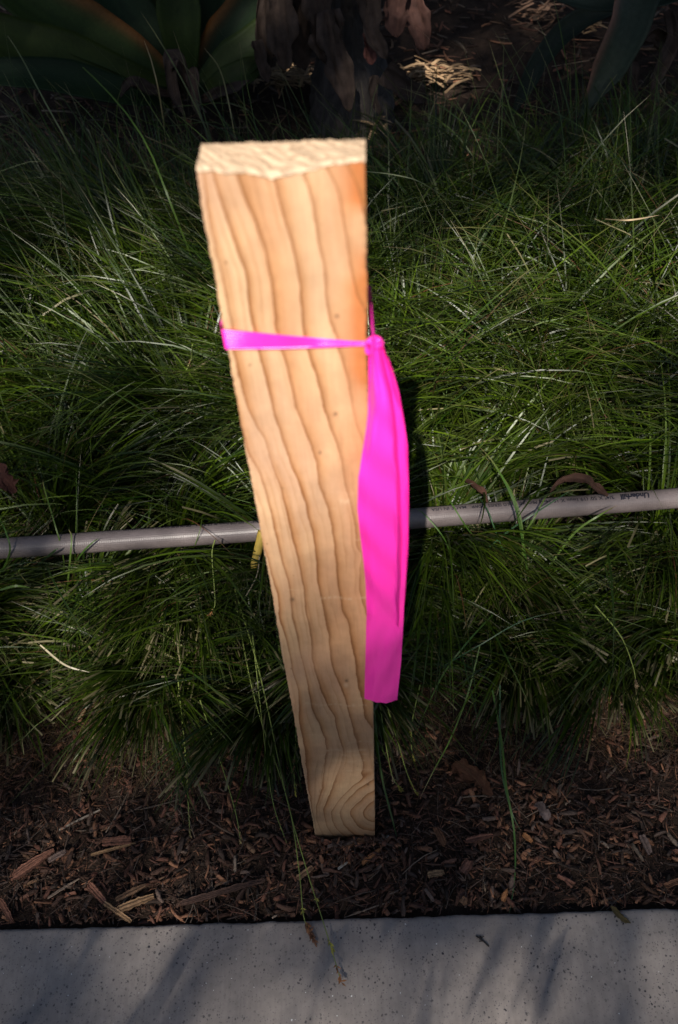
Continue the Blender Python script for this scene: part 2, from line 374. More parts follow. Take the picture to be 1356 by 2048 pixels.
def top_z(u, wd):
    e = np.interp(u, [0, .18, .34, .44, .56, .7, .8, .9, 1], [-.001, -.0022, -.0035, -.0062, -.0048, -.0022, .000, .0010, .0018])
    k = np.clip(wd / TH, 0, 1)
    jag = .0010 * (vnoise(u * 17 + wd * 300, wd * 160) - .5) + .0010 * (vnoise(u * 61 + wd * 700, wd * 90 + 7) - .5)
    return TOPZ + e * (1 - k) ** 1.2 + jag + .0005 - .0022 * np.exp(-((wd) / .0012) ** 2) - .0015 * np.exp(-((TH - wd) / .0012) ** 2)
def edge_in(v, s):
    return .0010 * (vnoise(v * 90 + s, s) - .5) + .0008 * (vnoise(v * 400 + s, s * 3) - .5) + .0011 * (vnoise(v * 7 + s, s * 2) - .5)
def marks_of(u, v):
    px, py = to_px(f2w(u, v, 0 * u)); k = np.zeros_like(px)
    for y0, x0, x1, wd, st, sl in ((1195, 640, 740, 2.2, .8, .02), (1408, 610, 735, 1.6, .7, .03), (1484, 690, 750, 1.5, .5, .0), (1501, 650, 750, 2, .7, .0), (1509, 640, 745, 1.5, .5, .01), (1522, 655, 742, 2, .5, .0), (1540, 690, 750, 1.5, .4, 0), (1398, 715, 750, 1.5, .5, 0), (1080, 700, 740, 1.8, .5, 0), (1003, 680, 700, 4, .9, -.1), (985, 655, 720, 1.3, .35, .02)):
        m_ = np.exp(-((py - y0 - sl * (px - x0) - 1.5 * np.sin(px * .11)) / wd) ** 2) * (px > x0) * (px < x1) * np.clip(2.2 * (vnoise(px * .35, py * 0 + y0) - .15), 0, 1); k = np.maximum(k, st * m_)
    for x0, y0, r in ((692, 1370, 4.5), (707, 1411, 3), (690, 1004, 3)): k = np.maximum(k, np.exp(-(np.hypot(px - x0, py - y0) / r) ** 2))
    for x0, y0, r in ((693, 1362, 3.5), (736, 1569, 2.5), (671, 828, 4), (674, 632, 4), (500, 730, 2.5), (585, 1199, 4), (640, 905, 3)): k = k - np.exp(-(np.hypot(px - x0, py - y0) / r) ** 2)
    return k
SV = []; SF = []; SMK = []; SPHI = []; SEND = []; SST = []; so = 0
def add_grid(P, phi, end, stn, flip=False, mk=None):
    global so
    nr, nc = P.shape[:2]; f = grid_faces(nr, nc, off=so)
    SF.append(f[:, ::-1] if flip else f); SV.append(P.reshape(-1, 3)); SPHI.append(phi.ravel()); SEND.append(end.ravel()); SST.append(stn.ravel()); SMK.append(np.zeros(phi.size) if mk is None else mk.ravel()); so += nr * nc
def stain_of(u, v):
    s = np.exp(-((u - 1.02) / .17) ** 2) * np.clip((v - .87) / .03, 0, 1) * np.clip(.25 + 2.4 * (vnoise(u * 3, v * 42) - .3), .15, 1)
    s = s + .55 * np.exp(-((u - 1.0) / .22) ** 2) * np.exp(-((v - .815) / .07) ** 2) * (.5 + .5 * vnoise(u * 8, v * 40))
    s = s + .30 * np.exp(-((u - .42 - (1 - v) * .6) / .13) ** 2) * np.clip((v - .80) / .1, 0, 1)
    s = s + .25 * np.exp(-((u - .75) / .4) ** 2) * np.exp(-((v - .62) / .15) ** 2)
    s = s + .22 * np.clip((u - .5) / .5, 0, 1) * np.clip((v - .35) / .3, 0, 1) * (.4 + .8 * vnoise(u * 4 + 9, v * 14))
    return np.clip(s, 0, 1)
BW = .0012
uu = np.concatenate([[0], np.linspace(.014, .986, 90), [1]])
vv = np.concatenate([[-.06], np.linspace(-.01, TOPZ, 1000)])
U_, V_ = np.meshgrid(uu, vv)
ztop = top_z(U_, 0 * U_); Vc = np.where(V_ > TOPZ - .012, (TOPZ - .012) + (V_ - TOPZ + .012) / .012 * (ztop - TOPZ + .012), V_)
rnd = BW * (np.exp(-(U_ * .0888 / .0010)) + np.exp(-((1 - U_) * .0888 / .0010)))
wdp = rnd + .0003 * (vnoise(U_ * 5, V_ * 9) - .5)
ui = U_ + np.where(U_ < .05, 1, 0) * edge_in(V_, 1.3) / .0888 - np.where(U_ > .95, 1, 0) * edge_in(V_, 5.1) / .0888
phi = phi_of(U_, V_)
add_grid(f2w(ui, Vc, wdp), phi, 0 * phi, stain_of(U_, V_), mk=marks_of(U_, V_))
for sx, uside, seed in ((0, 0.0, 1.3), (1, 1.0, 5.1)):      # narrow sides
    ww = np.concatenate([[BW], np.linspace(.003, TH, 12)]); W_, V2 = np.meshgrid(ww, vv)
    Uc = 0 * W_ + uside + (1 if sx == 0 else -1) * edge_in(V2, seed) / .0888
    zt = top_z(0 * W_ + uside, W_); V2c = np.where(V2 > TOPZ - .012, (TOPZ - .012) + (V2 - TOPZ + .012) / .012 * (zt - TOPZ + .012), V2)
    ph = phi_of(0 * W_ + uside, V2) + W_ * 160 * (1 if sx else -1)
    add_grid(f2w(Uc, V2c, W_), ph, 0 * ph, 0 * ph, flip=(sx == 0))
W_ = 0 * U_ + TH
zt = top_z(U_, W_); Vb = np.where(V_ > TOPZ - .012, (TOPZ - .012) + (V_ - TOPZ + .012) / .012 * (zt - TOPZ + .012), V_)
add_grid(f2w(ui, Vb, W_), phi + 3.3, 0 * phi, 0 * phi, flip=True)
tw = np.concatenate([[BW * .3], np.linspace(.0016, TH - .001, 46), [TH]]); tu = np.linspace(0, 1, 140)
TU, TW = np.meshgrid(tu, tw)
Tu2 = TU + np.where(TU < .004, 1, 0) * edge_in(TW * 0 + TOPZ, 1.3) / .0888 - np.where(TU > .996, 1, 0) * edge_in(TW * 0 + TOPZ, 5.1) / .0888
php = phi_of(TU, 0 * TU + TOPZ) * 1.15 + TW * 150 + .8 * vnoise(TU * 11, TW * 170) + .4 * vnoise(TU * 33, TW * 500)
add_grid(f2w(Tu2, top_z(TU, TW), TW), php, 1 + 0 * TU, 0 * TU)
stake = mesh_obj('wooden_stake', np.vstack(SV), np.vstack(SF), WOOD, smooth=False, attrs={'phi': np.concatenate(SPHI), 'endgrain': np.concatenate(SEND), 'stain': np.concatenate(SST), 'mark': np.concatenate(SMK)}, loc=(-.02, .42, 0))
tag(stake, 'tall rough sawn pine board standing upright in the mulch, pink tape tied round it', 'stake')

# ---------------------------------------------------------------- pink flagging tape
tape = empty('flagging_tape', at_y(745, 687, .402), 'bright pink plastic tape tied round the wooden stake with two hanging tails', 'tape')
def ribbon(name, C, H, Nn, Wd, rows, fold=0.0, seed=0):
    """C centres, H half heights, Nn outward unit normals, Wd width direction"""
    C = np.asarray(C); n = len(C); V = []
    for j in range(rows):
        s = j / (rows - 1) * 2 - 1
        z = fold * (np.sin(j * 2.1 + seed + np.linspace(0, 5, n)) * .5 + .5) * (H / H.max() * .6 + .7)
        V.append(C + Wd * (s * H)[:, None] + Nn * z[:, None])
    V = np.stack(V, 1).reshape(-1, 3)
    return mesh_obj(name, V, grid_faces(n, rows), TAPE, tape)
# band: front, left side, back, right side back to the knot
def band_pt(u, wd, z): return f2w(np.array(u, float), np.array(z, float), np.array(wd, float))
zl = at_y(448, 676, YL - .001)[2]; zr = at_y(736, 687, YR - .001)[2]
hl = abs(at_y(448, 655, YL)[2] - at_y(448, 697, YL)[2]) / 2
seg = []
for t in np.linspace(0, 1, 50):   # knot -> left edge along the front
    seg.append((1.02 - t * 1.03, -.0010 - .0006 * math.sin(t * 3.1), zr + (zl - zr) * t, .0016 + (hl - .0016) * max(0, (t - .12) / .88) ** 1.0, (0, -1)))
for t in np.linspace(.1, 1, 10): seg.append((-.006, t * TH, zl + .003 * t, hl * (1 - .2 * t), (-1, 0)))
for t in np.linspace(.05, 1, 16): seg.append((-.012 + 1.024 * t, TH + .001, zl + .003 + (.007) * t, hl * .7, (0, 1)))
for t in np.linspace(.05, 1, 16): seg.append((1.012 + .03 * t, TH * (1 - t) - .002 * t, zl + .010 - (zl + .010 - zr - .001) * t ** .8, hl * .7 * (1 - t) + .0022, (1, 0)))
C = np.array([band_pt(a, b, c) for a, b, c, h, n in seg]); H = np.array([s[3] for s in seg])
Nn = np.array([[s[4][0], s[4][1], 0] for s in seg], float); Wd = np.tile([0, 0, 1.0], (len(seg), 1))
ribbon('band', C, H, Nn, Wd, 21, .0013, .4)
# knot: crumpled loops
kc = at_y(748, 688, .4005)
mb = MB()
for i, (dx, dz, rx, rz, rr, tilt) in enumerate([(0, 0, .0030, .0050, .0016, .3), (.002, .001, .0022, .0036, .0016, 1.2), (-.003, -.001, .0022, .0048, .0012, -.5), (.003, .0025, .0026, .0026, .0013, .9)]):
    a = np.linspace(0, 2 * math.pi, 26)
    P = np.stack([kc[0] + dx + rx * np.cos(a) * math.cos(tilt), kc[1] + rx * np.cos(a) * math.sin(tilt) * .7 - .001 * i, kc[2] + dz + rz * np.sin(a)], -1)
    v, f = tube(P, rr * (1 + .25 * np.sin(a * 3 + i)), 8); mb.add(v, f)
mb.build('knot', TAPE, tape)
def tail(rows, yfun, n=150, name='tail'):
    """rows: (py, [px across the tail], [depth offset]) in photo pixels; stands in the plane just before the stake"""
    rows = sorted(rows); ys_ = np.array([r[0] for r in rows]); K = len(rows[0][1])
    t = np.linspace(ys_[0], ys_[-1], n); V = []
    sub = 5
    for y in t:
        px = [np.interp(y, ys_, [r[1][k] for r in rows]) for k in range(K)]; dp = [np.interp(y, ys_, [r[2][k] for r in rows]) for k in range(K)]
        s = np.linspace(0, K - 1, (K - 1) * sub + 1)
        V.append([at_y(a, y, yfun(y) + b / 1000) for a, b in zip(np.interp(s, range(K), px), np.interp(s, range(K), dp))])
    return np.array(V)
yf = lambda y: .3965 - .006 * math.sin((y - 690) / 720 * 3.14)
# long tail (behind), ends at the ragged cut
rows = []
for y, l, r in [(684, 741, 760), (720, 740, 778), (780, 741, 796), (850, 742, 806), (950, 738, 814), (1050, 736, 814), (1150, 735, 811), (1230, 733, 807), (1320, 731, 803), (1400, 729, 795)]:
    wv = 3 if y > 1200 else 1
    rows.append((y, [l, l * .75 + r * .25, (l + r) / 2, l * .25 + r * .75, r], [5, 4, 5 + wv * .3, 6, 4]))
V = tail(rows, yf); n, K = V.shape[:2]
cut = np.interp(np.linspace(0, 1, K), [0, .2, .4, .55, .7, .85, 1], [-.001, -.0012, -.004, -.0035, -.0055, -.0045, -.0065]) * .85
for j in range(K):
    for i in range(n):
        tt = i / (n - 1); V[i, j, 2] += cut[j] * max(0, (tt - .97) / .03) + (.0006 * math.sin(j * 5.1) * max(0, (tt - .98) / .02))
        V[i, j, 1] += .0022 * math.sin(tt * 8 + j * .3) * tt + .0007 * math.sin(tt * 41 + j * .5)
mesh_obj('tail', V.reshape(-1, 3), grid_faces(n, K), TAPE, tape)
# short tail in front with the pleat on its right
rows = []
for y, a, b, c, d in [(676, 744, 752, 757, 763), (700, 738, 757, 763, 771), (730, 738, 764, 771, 783), (780, 738, 777, 784, 797), (830, 736, 785, 793, 806), (890, 727, 789, 799, 815), (950, 716, 792, 803, 817), (1020, 715, 793, 805, 817), (1080, 720, 793, 806, 816), (1140, 727, 793, 806, 814), (1200, 732, 793, 805, 810), (1240, 733, 793, 804, 807), (1262, 734, 793, 801, 803)]:
    b2 = a + (b - a) * .5
    k = min(1, (y - 676) / 120)
    rows.append((y, [a, a + (b - a) * .22, b2, b - 4, b, c, d], [2 * k, -2.5 * k, -4.5 * k, -6 * k, -6.5 * k, 9 * k, 3 * k]))
V = tail(rows, yf, 170); n, K = V.shape[:2]
for j in range(K):                       # the torn end runs up to the left
    s = j / (K - 1); up = .034 * max(0, 1 - s * 1.15)
    for i in range(n):
        tt = i / (n - 1); V[i, j, 2] += up * max(0, (tt - .55) / .45) ** 1.3; V[i, j, 1] += .0018 * math.sin(tt * 11 + s * 4) + .0030 * max(0, 1 - tt * 2.2) * math.sin(s * 17 + tt * 3) + .0009 * math.sin(tt * 37 - s * 9)
mesh_obj('tail', V.reshape(-1, 3), grid_faces(n, K), TAPE, tape)

# ---------------------------------------------------------------- garden hose
hz = .25
hp = [(-2600, 1245), (-1200, 1175), (-500, 1128), (0, 1097), (250, 1080), (513, 1062), (830, 1037), (1100, 1016), (1356, 996), (1800, 955), (2600, 870), (4200, 700)]
HP = np.array([at_z(x, y, hz + .012 * math.sin(x / 330.)) for x, y in hp]); HP[:, 1] = np.clip(HP[:, 1], .6, 1.3)
HC = hermite(HP, 900); HRAD = .0166
Tn, Sn, Nn_ = frames(HC)
S_len = np.concatenate([[0], np.cumsum(np.linalg.norm(np.diff(HC, axis=0), axis=1))])
kk = 48; a = np.linspace(0, 2 * math.pi, kk, endpoint=False)
hose_root = empty('garden_hose', HC[450], 'mauve grey rubber garden hose with dark printed lettering, lying across the grass behind the stake', 'hose')
V = (HC[:, None] + HRAD * (np.cos(a)[None, :, None] * Sn[:, None] + np.sin(a)[None, :, None] * Nn_[:, None])).reshape(-1, 3)
al = np.repeat(S_len, kk); ar = np.tile(HRAD * np.where(a > math.pi, 2 * math.pi - a, a), len(HC))
mesh_obj('hose_tube', V, grid_faces(len(HC), kk, True), HOSE, hose_root, attrs={'along': al, 'around': ar})
def hose_point(s, ang, lift):
    """s: arc length, ang: angle from straight up, positive towards the camera"""
    c = np.stack([np.interp(s, S_len, HC[:, i]) for i in range(3)], -1)
    S = np.stack([np.interp(s, S_len, Sn[:, i]) for i in range(3)], -1); N = np.stack([np.interp(s, S_len, Nn_[:, i]) for i in range(3)], -1)
    return c + (HRAD + lift) * (np.sin(ang)[:, None] * S + np.cos(ang)[:, None] * N)
def s_at_px(px):
    qx, _ = to_px(HC); return float(np.interp(px, qx, S_len))
def hose_text(mbt, txt, px0, px1, ang0, ang1, height, bold=0.0, slant=0.0):
    """upside-down lettering reading from px0 (right) to px1 (left)"""
    cu = bpy.data.curves.new('t', 'FONT'); cu.body = txt; cu.size = 1; cu.offset = bold; cu.shear = slant; cu.resolution_u = 3
    ob = bpy.data.objects.new('t', cu); COL.objects.link(ob)
    dg = bpy.context.evaluated_depsgraph_get(); dg.update(); me = bpy.data.meshes.new_from_object(ob.evaluated_get(dg))
    bm = bmesh.new(); bm.from_mesh(me)
    xmin = min(v.co.x for v in bm.verts); xmax = max(v.co.x for v in bm.verts)
    for zc in np.linspace(-.2, .8, 11): bmesh.ops.bisect_plane(bm, geom=bm.verts[:] + bm.edges[:] + bm.faces[:], plane_co=(0, zc, 0), plane_no=(0, 1, 0))
    P = np.array([v.co[:] for v in bm.verts]); bm.verts.ensure_lookup_table(); F = [[v.index for v in f.verts] for f in bm.faces]
    t = (P[:, 0] - xmin) / (xmax - xmin); s0, s1 = s_at_px(px0), s_at_px(px1)
    s = s0 + (s1 - s0) * t; ang = ang0 + (ang1 - ang0) * t + (.36 - P[:, 1]) * -1 * height / HRAD
    mbt.add(hose_point(s, ang, .00025), F); bm.free()
    bpy.data.objects.remove(ob); bpy.data.curves.remove(cu); bpy.data.meshes.remove(me)
mt = MB(); mt2 = MB()
hose_text(mt, 'Underhill', 1292, 1234, .12, .10, .0145, .045, 0.2)
hose_text(mt, '3/4" X 50\' (19.1mm X 15.24m)', 1222, 1075, .08, -.01, .0098, .02)
hose_text(mt, 'PROLINE GOLD SERIES 125WP', 1070, 941, -.02, -.06, .0092, .02)
hose_text(mt, 'MADE IN USA', 930, 861, -.07, -.08, .0088, .012)
hose_text(mt2, '3/4" X 50\' (19.1mm X 15.24m)', 520, 395, -.36, -.48, .0095, .02)
hose_text(mt2, 'PROLINE GOLD SERIES 125WP', 385, 250, -.48, -.58, .0092, .02)
mt.build('printed_text', INK, hose_root, smooth=False); mt2.build('printed_text', INK, hose_root, smooth=False)

# ---------------------------------------------------------------- grass
GRP = []                                            # strips: vertices, colours
def blades(root, az, L, th0, th1, wid, col, tipcol, seg=7, pw=1.3, blunt=None, zclear=.004, hose=True, keep_all=False, bend=.22):
    """root (n,3), azimuth, length, start and end angle from vertical -> strips"""
    n = len(root); t = np.linspace(0, 1, seg + 1)
    th = th0[:, None] + (th1 - th0)[:, None] * t[None] ** pw
    azw = az[:, None] + (rng.normal(0, bend, n))[:, None] * t[None] ** 1.5 * 1.8
    st = (L / seg)[:, None]
    dx = np.sin(th) * np.cos(azw) * st; dy = np.sin(th) * np.sin(azw) * st; dz = np.cos(th) * st
    P = np.stack([dx, dy, dz], -1); P = np.concatenate([np.zeros((n, 1, 3)), np.cumsum(P[:, :-1], 1)], 1) + root[:, None]
    g = gz(P[..., 0], P[..., 1]); low = np.where(P[..., 1] < curb_y(P[..., 0]) + .002, .018, g + zclear)
    P[..., 2] = np.maximum(P[..., 2], low)
    # stay clear of the stake and of the hose
    sx = (P[..., 0] > XL - .012) & (P[..., 0] < XR + .012) & (P[..., 1] > .30) & (P[..., 1] < .455)
    ok = ~sx.any(1)
    hy = np.interp(P[..., 0], HC[:, 0], HC[:, 1]); hzz = np.interp(P[..., 0], HC[:, 0], HC[:, 2])
    d = P[..., 1] - hy; e = P[..., 2] - hzz
    inside = (np.abs(d) < .022) & (e > -.022) & (e < .016)
    # in front of it towards the viewer, or leaning over it
    over = (d < .02) & (d > -.17) & (e > -.030 - 1.25 * d - .004)
    ok &= ~inside.any(1)
    if not keep_all: ok &= ~(over.any(1) & (rng.random(n) > .010))
    wid = np.where(col[:, 0] > col[:, 1] * .95, wid * .5, wid)
    P = P[ok]; wid = wid[ok]; col = col[ok]; tipcol = tipcol[ok]; n = len(P)
    bl = np.zeros(n, bool) if blunt is None else blunt[ok]
    T = np.gradient(P, axis=1); T /= np.linalg.norm(T, axis=2)[..., None] + 1e-9
    roll = rng.uniform(-.9, .9, n)
    Sd = np.cross(T, [0, 0, 1.0]); nn = np.linalg.norm(Sd, axis=2)[..., None]; Sd = np.where(nn < 1e-3, np.array([1.0, 0, 0]), Sd / np.maximum(nn, 1e-6))
    Nv = np.cross(Sd, T); Sd = Sd * np.cos(roll)[:, None, None] + Nv * np.sin(roll)[:, None, None]
    prof = np.interp(t, [0, .15, .6, .9, 1], [.8, 1, .85, .4, .04]); prof = np.where(bl[:, None], np.interp(t, [0, .2, 1], [.8, 1, .8])[None], prof[None])
    wv = (wid[:, None] * prof)[..., None] / 2
    V = np.stack([P - Sd * wv, P + Sd * wv], 2)                     # n, seg+1, 2, 3
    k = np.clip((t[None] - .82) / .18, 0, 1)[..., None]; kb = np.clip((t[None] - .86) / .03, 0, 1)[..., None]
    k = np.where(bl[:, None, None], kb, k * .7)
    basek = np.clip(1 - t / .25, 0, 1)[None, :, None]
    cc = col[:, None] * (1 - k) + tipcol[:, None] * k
    cc = cc * (1 - basek * .5) + np.array([.035, .035, .012]) * basek * .5  # dead brown roots, darkened to paint shade into the gaps between blades
    Cc = np.repeat(cc[:, :, None], 2, 2)
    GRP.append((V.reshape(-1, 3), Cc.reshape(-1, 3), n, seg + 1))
def green(n, warm=None):
    a = rng.random((n, 1)); b = rng.random((n, 1))
    c = np.array([.016, .044, .0015]) * (1 - a) + np.array([.085, .138, .004]) * a
    c = c * (1 - .2 * b) + np.array([.022, .050, .016]) * .2 * b
    c *= rng.uniform(.34, .98, (n, 1))
    dry = rng.random(n) < .028
    c[dry] = np.array([.11, .085, .03]) * rng.uniform(.4, 1.2, (dry.sum(), 1))
    br = rng.random(n) < .03; c[br] = np.array([.10, .045, .02]) * rng.uniform(.6, 1.2, (br.sum(), 1))
    return c
clumps = []
for k_, yy in enumerate(np.arange(.655, 1.70, .150)):
    for xx in np.arange(-1.25, 1.3, .185):
        clumps.append((xx + (k_ % 2) * .08 + rng.uniform(-.055, .055), yy + rng.uniform(-.045, .045)))
def flow(x, y):
    """lean of the sward: mounds sweep this way"""
    if y > .95 and x < -.02: return np.array([-.95, .35]) * .9
    if y > .95: return np.array([-.25, .25]) * .6
    if x < -.02: return np.array([.30, -.40])
    return np.array([-.10, -.45])
for cxx, cyy in clumps:
    if abs(cxx) > .46 + .44 * cyy: continue
    near = cyy < .80
    nl = int(rng.uniform(52, 74)); n = 0
    la = rng.uniform(0, 2 * math.pi, nl); fl = flow(cxx, cyy) + rng.normal(0, .25, 2)
    lv = np.stack([np.cos(la), np.sin(la)], -1) * rng.uniform(.5, 1.1, (nl, 1)) + fl; laz = np.arctan2(lv[:, 1], lv[:, 0])
    lr = np.abs(rng.normal(0, .035, nl)); lL = rng.uniform(.17, .42, nl) * (1.2 if .95 < cyy < 1.5 else .95 if cyy > .95 else 1.0) * (.72 if near else 1)
    lt0 = np.abs(rng.normal(.28, .25, nl)); lt1 = rng.uniform(1.25, 2.15, nl); cnt = rng.integers(7, 21, nl); li = np.repeat(np.arange(nl), cnt); n = len(li)
    lg = rng.uniform(.45, 1.3, nl)[li][:, None]
    rx = cxx + (lr * np.cos(la))[li] + rng.normal(0, .011, n); ry = cyy + (lr * np.sin(la))[li] + rng.normal(0, .011, n)
    root = np.stack([rx, ry, gz(rx, ry) - .003], -1)
    az = laz[li] + rng.normal(0, .11, n); L = lL[li] * rng.uniform(.72, 1.1, n)
    bl = rng.random(n) < (.45 if near else .015)
    L = np.where(bl & near, L * .75, L)
    tip = np.where(bl[:, None], np.array([.24, .21, .11]) * rng.uniform(.15, 1, (n, 1)), np.array([.07, .08, .02]))
    blades(root, az, L, lt0[li] + np.abs(rng.normal(0, .07, n)), lt1[li] + rng.normal(0, .10, n), rng.uniform(.0019, .0044, n), green(n) * lg, tip, blunt=bl, seg=9, bend=.08)
# long loose blades reaching out of the mounds
n = 2600; rx = rng.uniform(-1.1, 1.1, n); ry = rng.uniform(.72, 1.66, n); root = np.stack([rx, ry, gz(rx, ry)], -1)
lf = (rx < .05) & (ry > .95); az = np.where(lf, rng.normal(2.5, .4, n), rng.uniform(0, 2 * math.pi, n))
blades(root, az, rng.uniform(.28, .52, n) * np.where(ry < .9, .62, 1), rng.uniform(.05, .55, n), rng.uniform(.7, 1.7, n), rng.uniform(.0016, .0040, n), green(n), np.tile([.22, .17, .08], (n, 1)), seg=10)
# back fringe standing up against the dark
n = 900; rx = rng.uniform(-1.1, 1.2, n); ry = rng.uniform(1.56, 1.76, n); root = np.stack([rx, ry, gz(rx, ry)], -1)
blades(root, rng.uniform(0, 2 * math.pi, n), rng.uniform(.10, .30, n), rng.uniform(0, .3, n), rng.uniform(.2, .8, n), rng.uniform(.0014, .003, n), green(n), np.tile([.45, .36, .2], (n, 1)))
# dead straw along the front hem of the sward
n = 2300; rx = rng.uniform(-.8, .8, n); ry = rng.uniform(.53, .68, n); root = np.stack([rx, ry, gz(rx, ry)], -1)
sel = ~((rx > -.11) & (rx < .08) & (ry < .60)); root = root[sel]; n = len(root)
blades(root, rng.normal(-1.57, .7, n), rng.uniform(.04, .13, n), rng.uniform(.7, 1.2, n), rng.uniform(1.4, 1.8, n), rng.uniform(.0008, .002, n), np.array([.20, .13, .07]) * rng.uniform(.25, 1.1, (n, 1)), np.tile([.3, .22, .13], (n, 1)), seg=5)
# stragglers leaning over the mulch
n = 420; rx = rng.uniform(-.75, .75, n); ry = rng.uniform(.60, .72, n); root = np.stack([rx, ry, gz(rx, ry)], -1)
blades(root, rng.normal(-1.57, .65, n), rng.uniform(.10, .22, n), rng.uniform(.3, .8, n), rng.uniform(1.3, 2.0, n), rng.uniform(.0012, .0026, n), green(n), np.tile([.4, .35, .2], (n, 1)))
def custom_blade(pts, width, col, tip=None, n=16):
    P = hermite([at_z(*p) for p in pts], n); T, S, N = frames(P, (0, -.6, .8))
    prof = np.interp(np.linspace(0, 1, n), [0, .2, .7, 1], [.7, 1, .8, .05])[:, None] * width / 2
    V = np.stack([P - S * prof, P + S * prof], 1)
    cc = np.tile(np.asarray(col, float), (n, 1)); 
    if tip is not None:
        k = np.clip((np.linspace(0, 1, n) - .7) / .3, 0, 1)[:, None]; cc = cc * (1 - k) + np.asarray(tip) * k
    GRP.append((V.reshape(-1, 3), np.repeat(cc, 2, 0), 1, n))
G1 = (.06, .13, .02); G2 = (.10, .17, .03); G3 = (.045, .11, .045); ST = (.38, .28, .15)
for pts, wd, c, tp in [
    ([(1060, 1180, .15), (1050, 1110, .24), (1030, 1010, .32), (990, 930, .34), (952, 886, .30)], .0036, G1, ST),
    ([(1040, 1180, .15), (1046, 1100, .25), (1040, 1030, .30), (1010, 960, .32), (958, 900, .29)], .0026, G2, ST),
    ([(960, 1110, .2), (1020, 1060, .27), (1080, 1020, .30), (1150, 975, .30)], .0028, G3, None),
    ([(1030, 1090, .2), (1060, 1050, .27), (1085, 1005, .29), (1095, 990, .28)], .0028, G2, None),
    ([(1100, 1130, .2), (1150, 1065, .26), (1200, 1030, .29), (1235, 1010, .28)], .0034, G2, (.2, .12, .06)),
    ([(905, 1130, .18), (890, 1080, .26), (850, 1030, .29), (832, 1018, .29)], .0022, G1, None),
    ([(960, 1090, .2), (930, 1050, .27), (905, 1010, .29), (885, 980, .27)], .0024, G1, None),
    ([(1010, 1110, .2), (990, 1060, .27), (975, 1020, .29), (950, 985, .27)], .0024, G3, None),
    ([(128, 1160, .15), (126, 1110, .24), (110, 1050, .29), (88, 975, .30), (86, 960, .30)], .0024, G2, ST),
    ([(133, 1190, .15), (140, 1120, .25), (143, 1075, .28), (137, 1058, .28)], .0030, G2, ST),
    ([(140, 1140, .18), (165, 1105, .26), (185, 1085, .28), (198, 1076, .28)], .0028, G1, None),
    ([(150, 1120, .2), (153, 1000, .30), (151, 900, .30)], .0013, G2, None),
    ([(5, 1140, .2), (20, 1100, .27), (10, 1060, .29), (-5, 1030, .28)], .0030, G1, None),
    ([(75, 1130, .2), (105, 1105, .27), (118, 1095, .28)], .0036, (.03, .06, .02), None),
    ([(390, 1090, .26), (400, 1060, .29), (405, 1030, .28)], .0012, G2, None),
    ([(985, 1380, .19), (1004, 1490, .12), (1012, 1570, .06), (1028, 1660, .02), (1030, 1750, .012), (1018, 1832, .008)], .0034, G1, G3),
    ([(1000, 1370, .18), (1000, 1480, .12), (1005, 1550, .07), (1022, 1620, .03), (1040, 1660, .02)], .003, G3, None),
    ([(745, 1380, .16), (755, 1490, .1), (765, 1560, .06), (785, 1640, .02), (800, 1700, .01)], .0034, (.05, .10, .02), None),
    ([(960, 1290, .2), (935, 1390, .16), (900, 1480, .1), (868, 1540, .05), (838, 1600, .02)], .0026, G2, ST),
    ([(985, 1230, .2), (930, 1290, .22), (880, 1360, .18), (830, 1470, .10)], .0026, G1, None),
    ([(890, 1330, .2), (960, 1290, .24), (1050, 1240, .26), (1160, 1215, .26)], .0016, G3, (.2, .12, .08)),
    ([(690, 340, .55), (790, 350, .60), (860, 375, .55), (960, 450, .35)], .0022, (.20, .22, .12), None),
    ([(430, 640, .25), (350, 430, .55), (270, 250, .62), (150, 120, .55), (50, 40, .5)], .0034, G2, (.4, .32, .18)),
    ([(250, 480, .30), (110, 240, .58), (40, 110, .62), (0, 50, .6)], .003, (.16, .18, .08), (.5, .4, .25)),
    ([(345, 380, .35), (322, 210, .55), (305, 130, .62), (288, 80, .62)], .0030, (.25, .2, .1), (.5, .38, .22)),
    ([(490, 400, .35), (462, 230, .53), (440, 140, .58), (408, 95, .58)], .0028, (.2, .18, .08), (.4, .3, .18)),
    ([(80, 1290, .27), (130, 1330, .27), (180, 1345, .26)], .0028, (.42, .36, .24), None),
    ([(0, 1180, .27), (30, 1172, .28), (60, 1175, .27)], .0036, G2, None),
    ([(1210, 438, .55), (1260, 440, .58), (1320, 430, .56)], .0030, (.4, .3, .18), None),
]: custom_blade(pts, wd, c, tp)
# sedge seed heads scattered in the sward
SPK_V = np.array([[0, 0, 1], [.32, 0, 0], [0, .32, 0], [-.32, 0, 0], [0, -.32, 0], [0, 0, -1]], float)
SPK_F = [[0, 1, 2], [0, 2, 3], [0, 3, 4], [0, 4, 1], [5, 2, 1], [5, 3, 2], [5, 4, 3], [5, 1, 4]]
def spikelets(mb, p, d, n, size, col, spread=.6, run=.012):
    d = np.asarray(d, float); d = d / (np.linalg.norm(d) + 1e-9)
    for i in range(n):
        q = d + rng.normal(0, spread, 3); q /= np.linalg.norm(q); s = size * rng.uniform(.6, 1.2)
        a = np.cross(q, [.3, .5, .8]); a /= np.linalg.norm(a); b = np.cross(q, a)
        V = p + d * run * i / n + q * s * .8 + s * (SPK_V[:, :1] * a + SPK_V[:, 1:2] * b + SPK_V[:, 2:] * q)
        mb.add(V, SPK_F, np.asarray(col) * rng.uniform(.5, 1.4))
sh = MB()
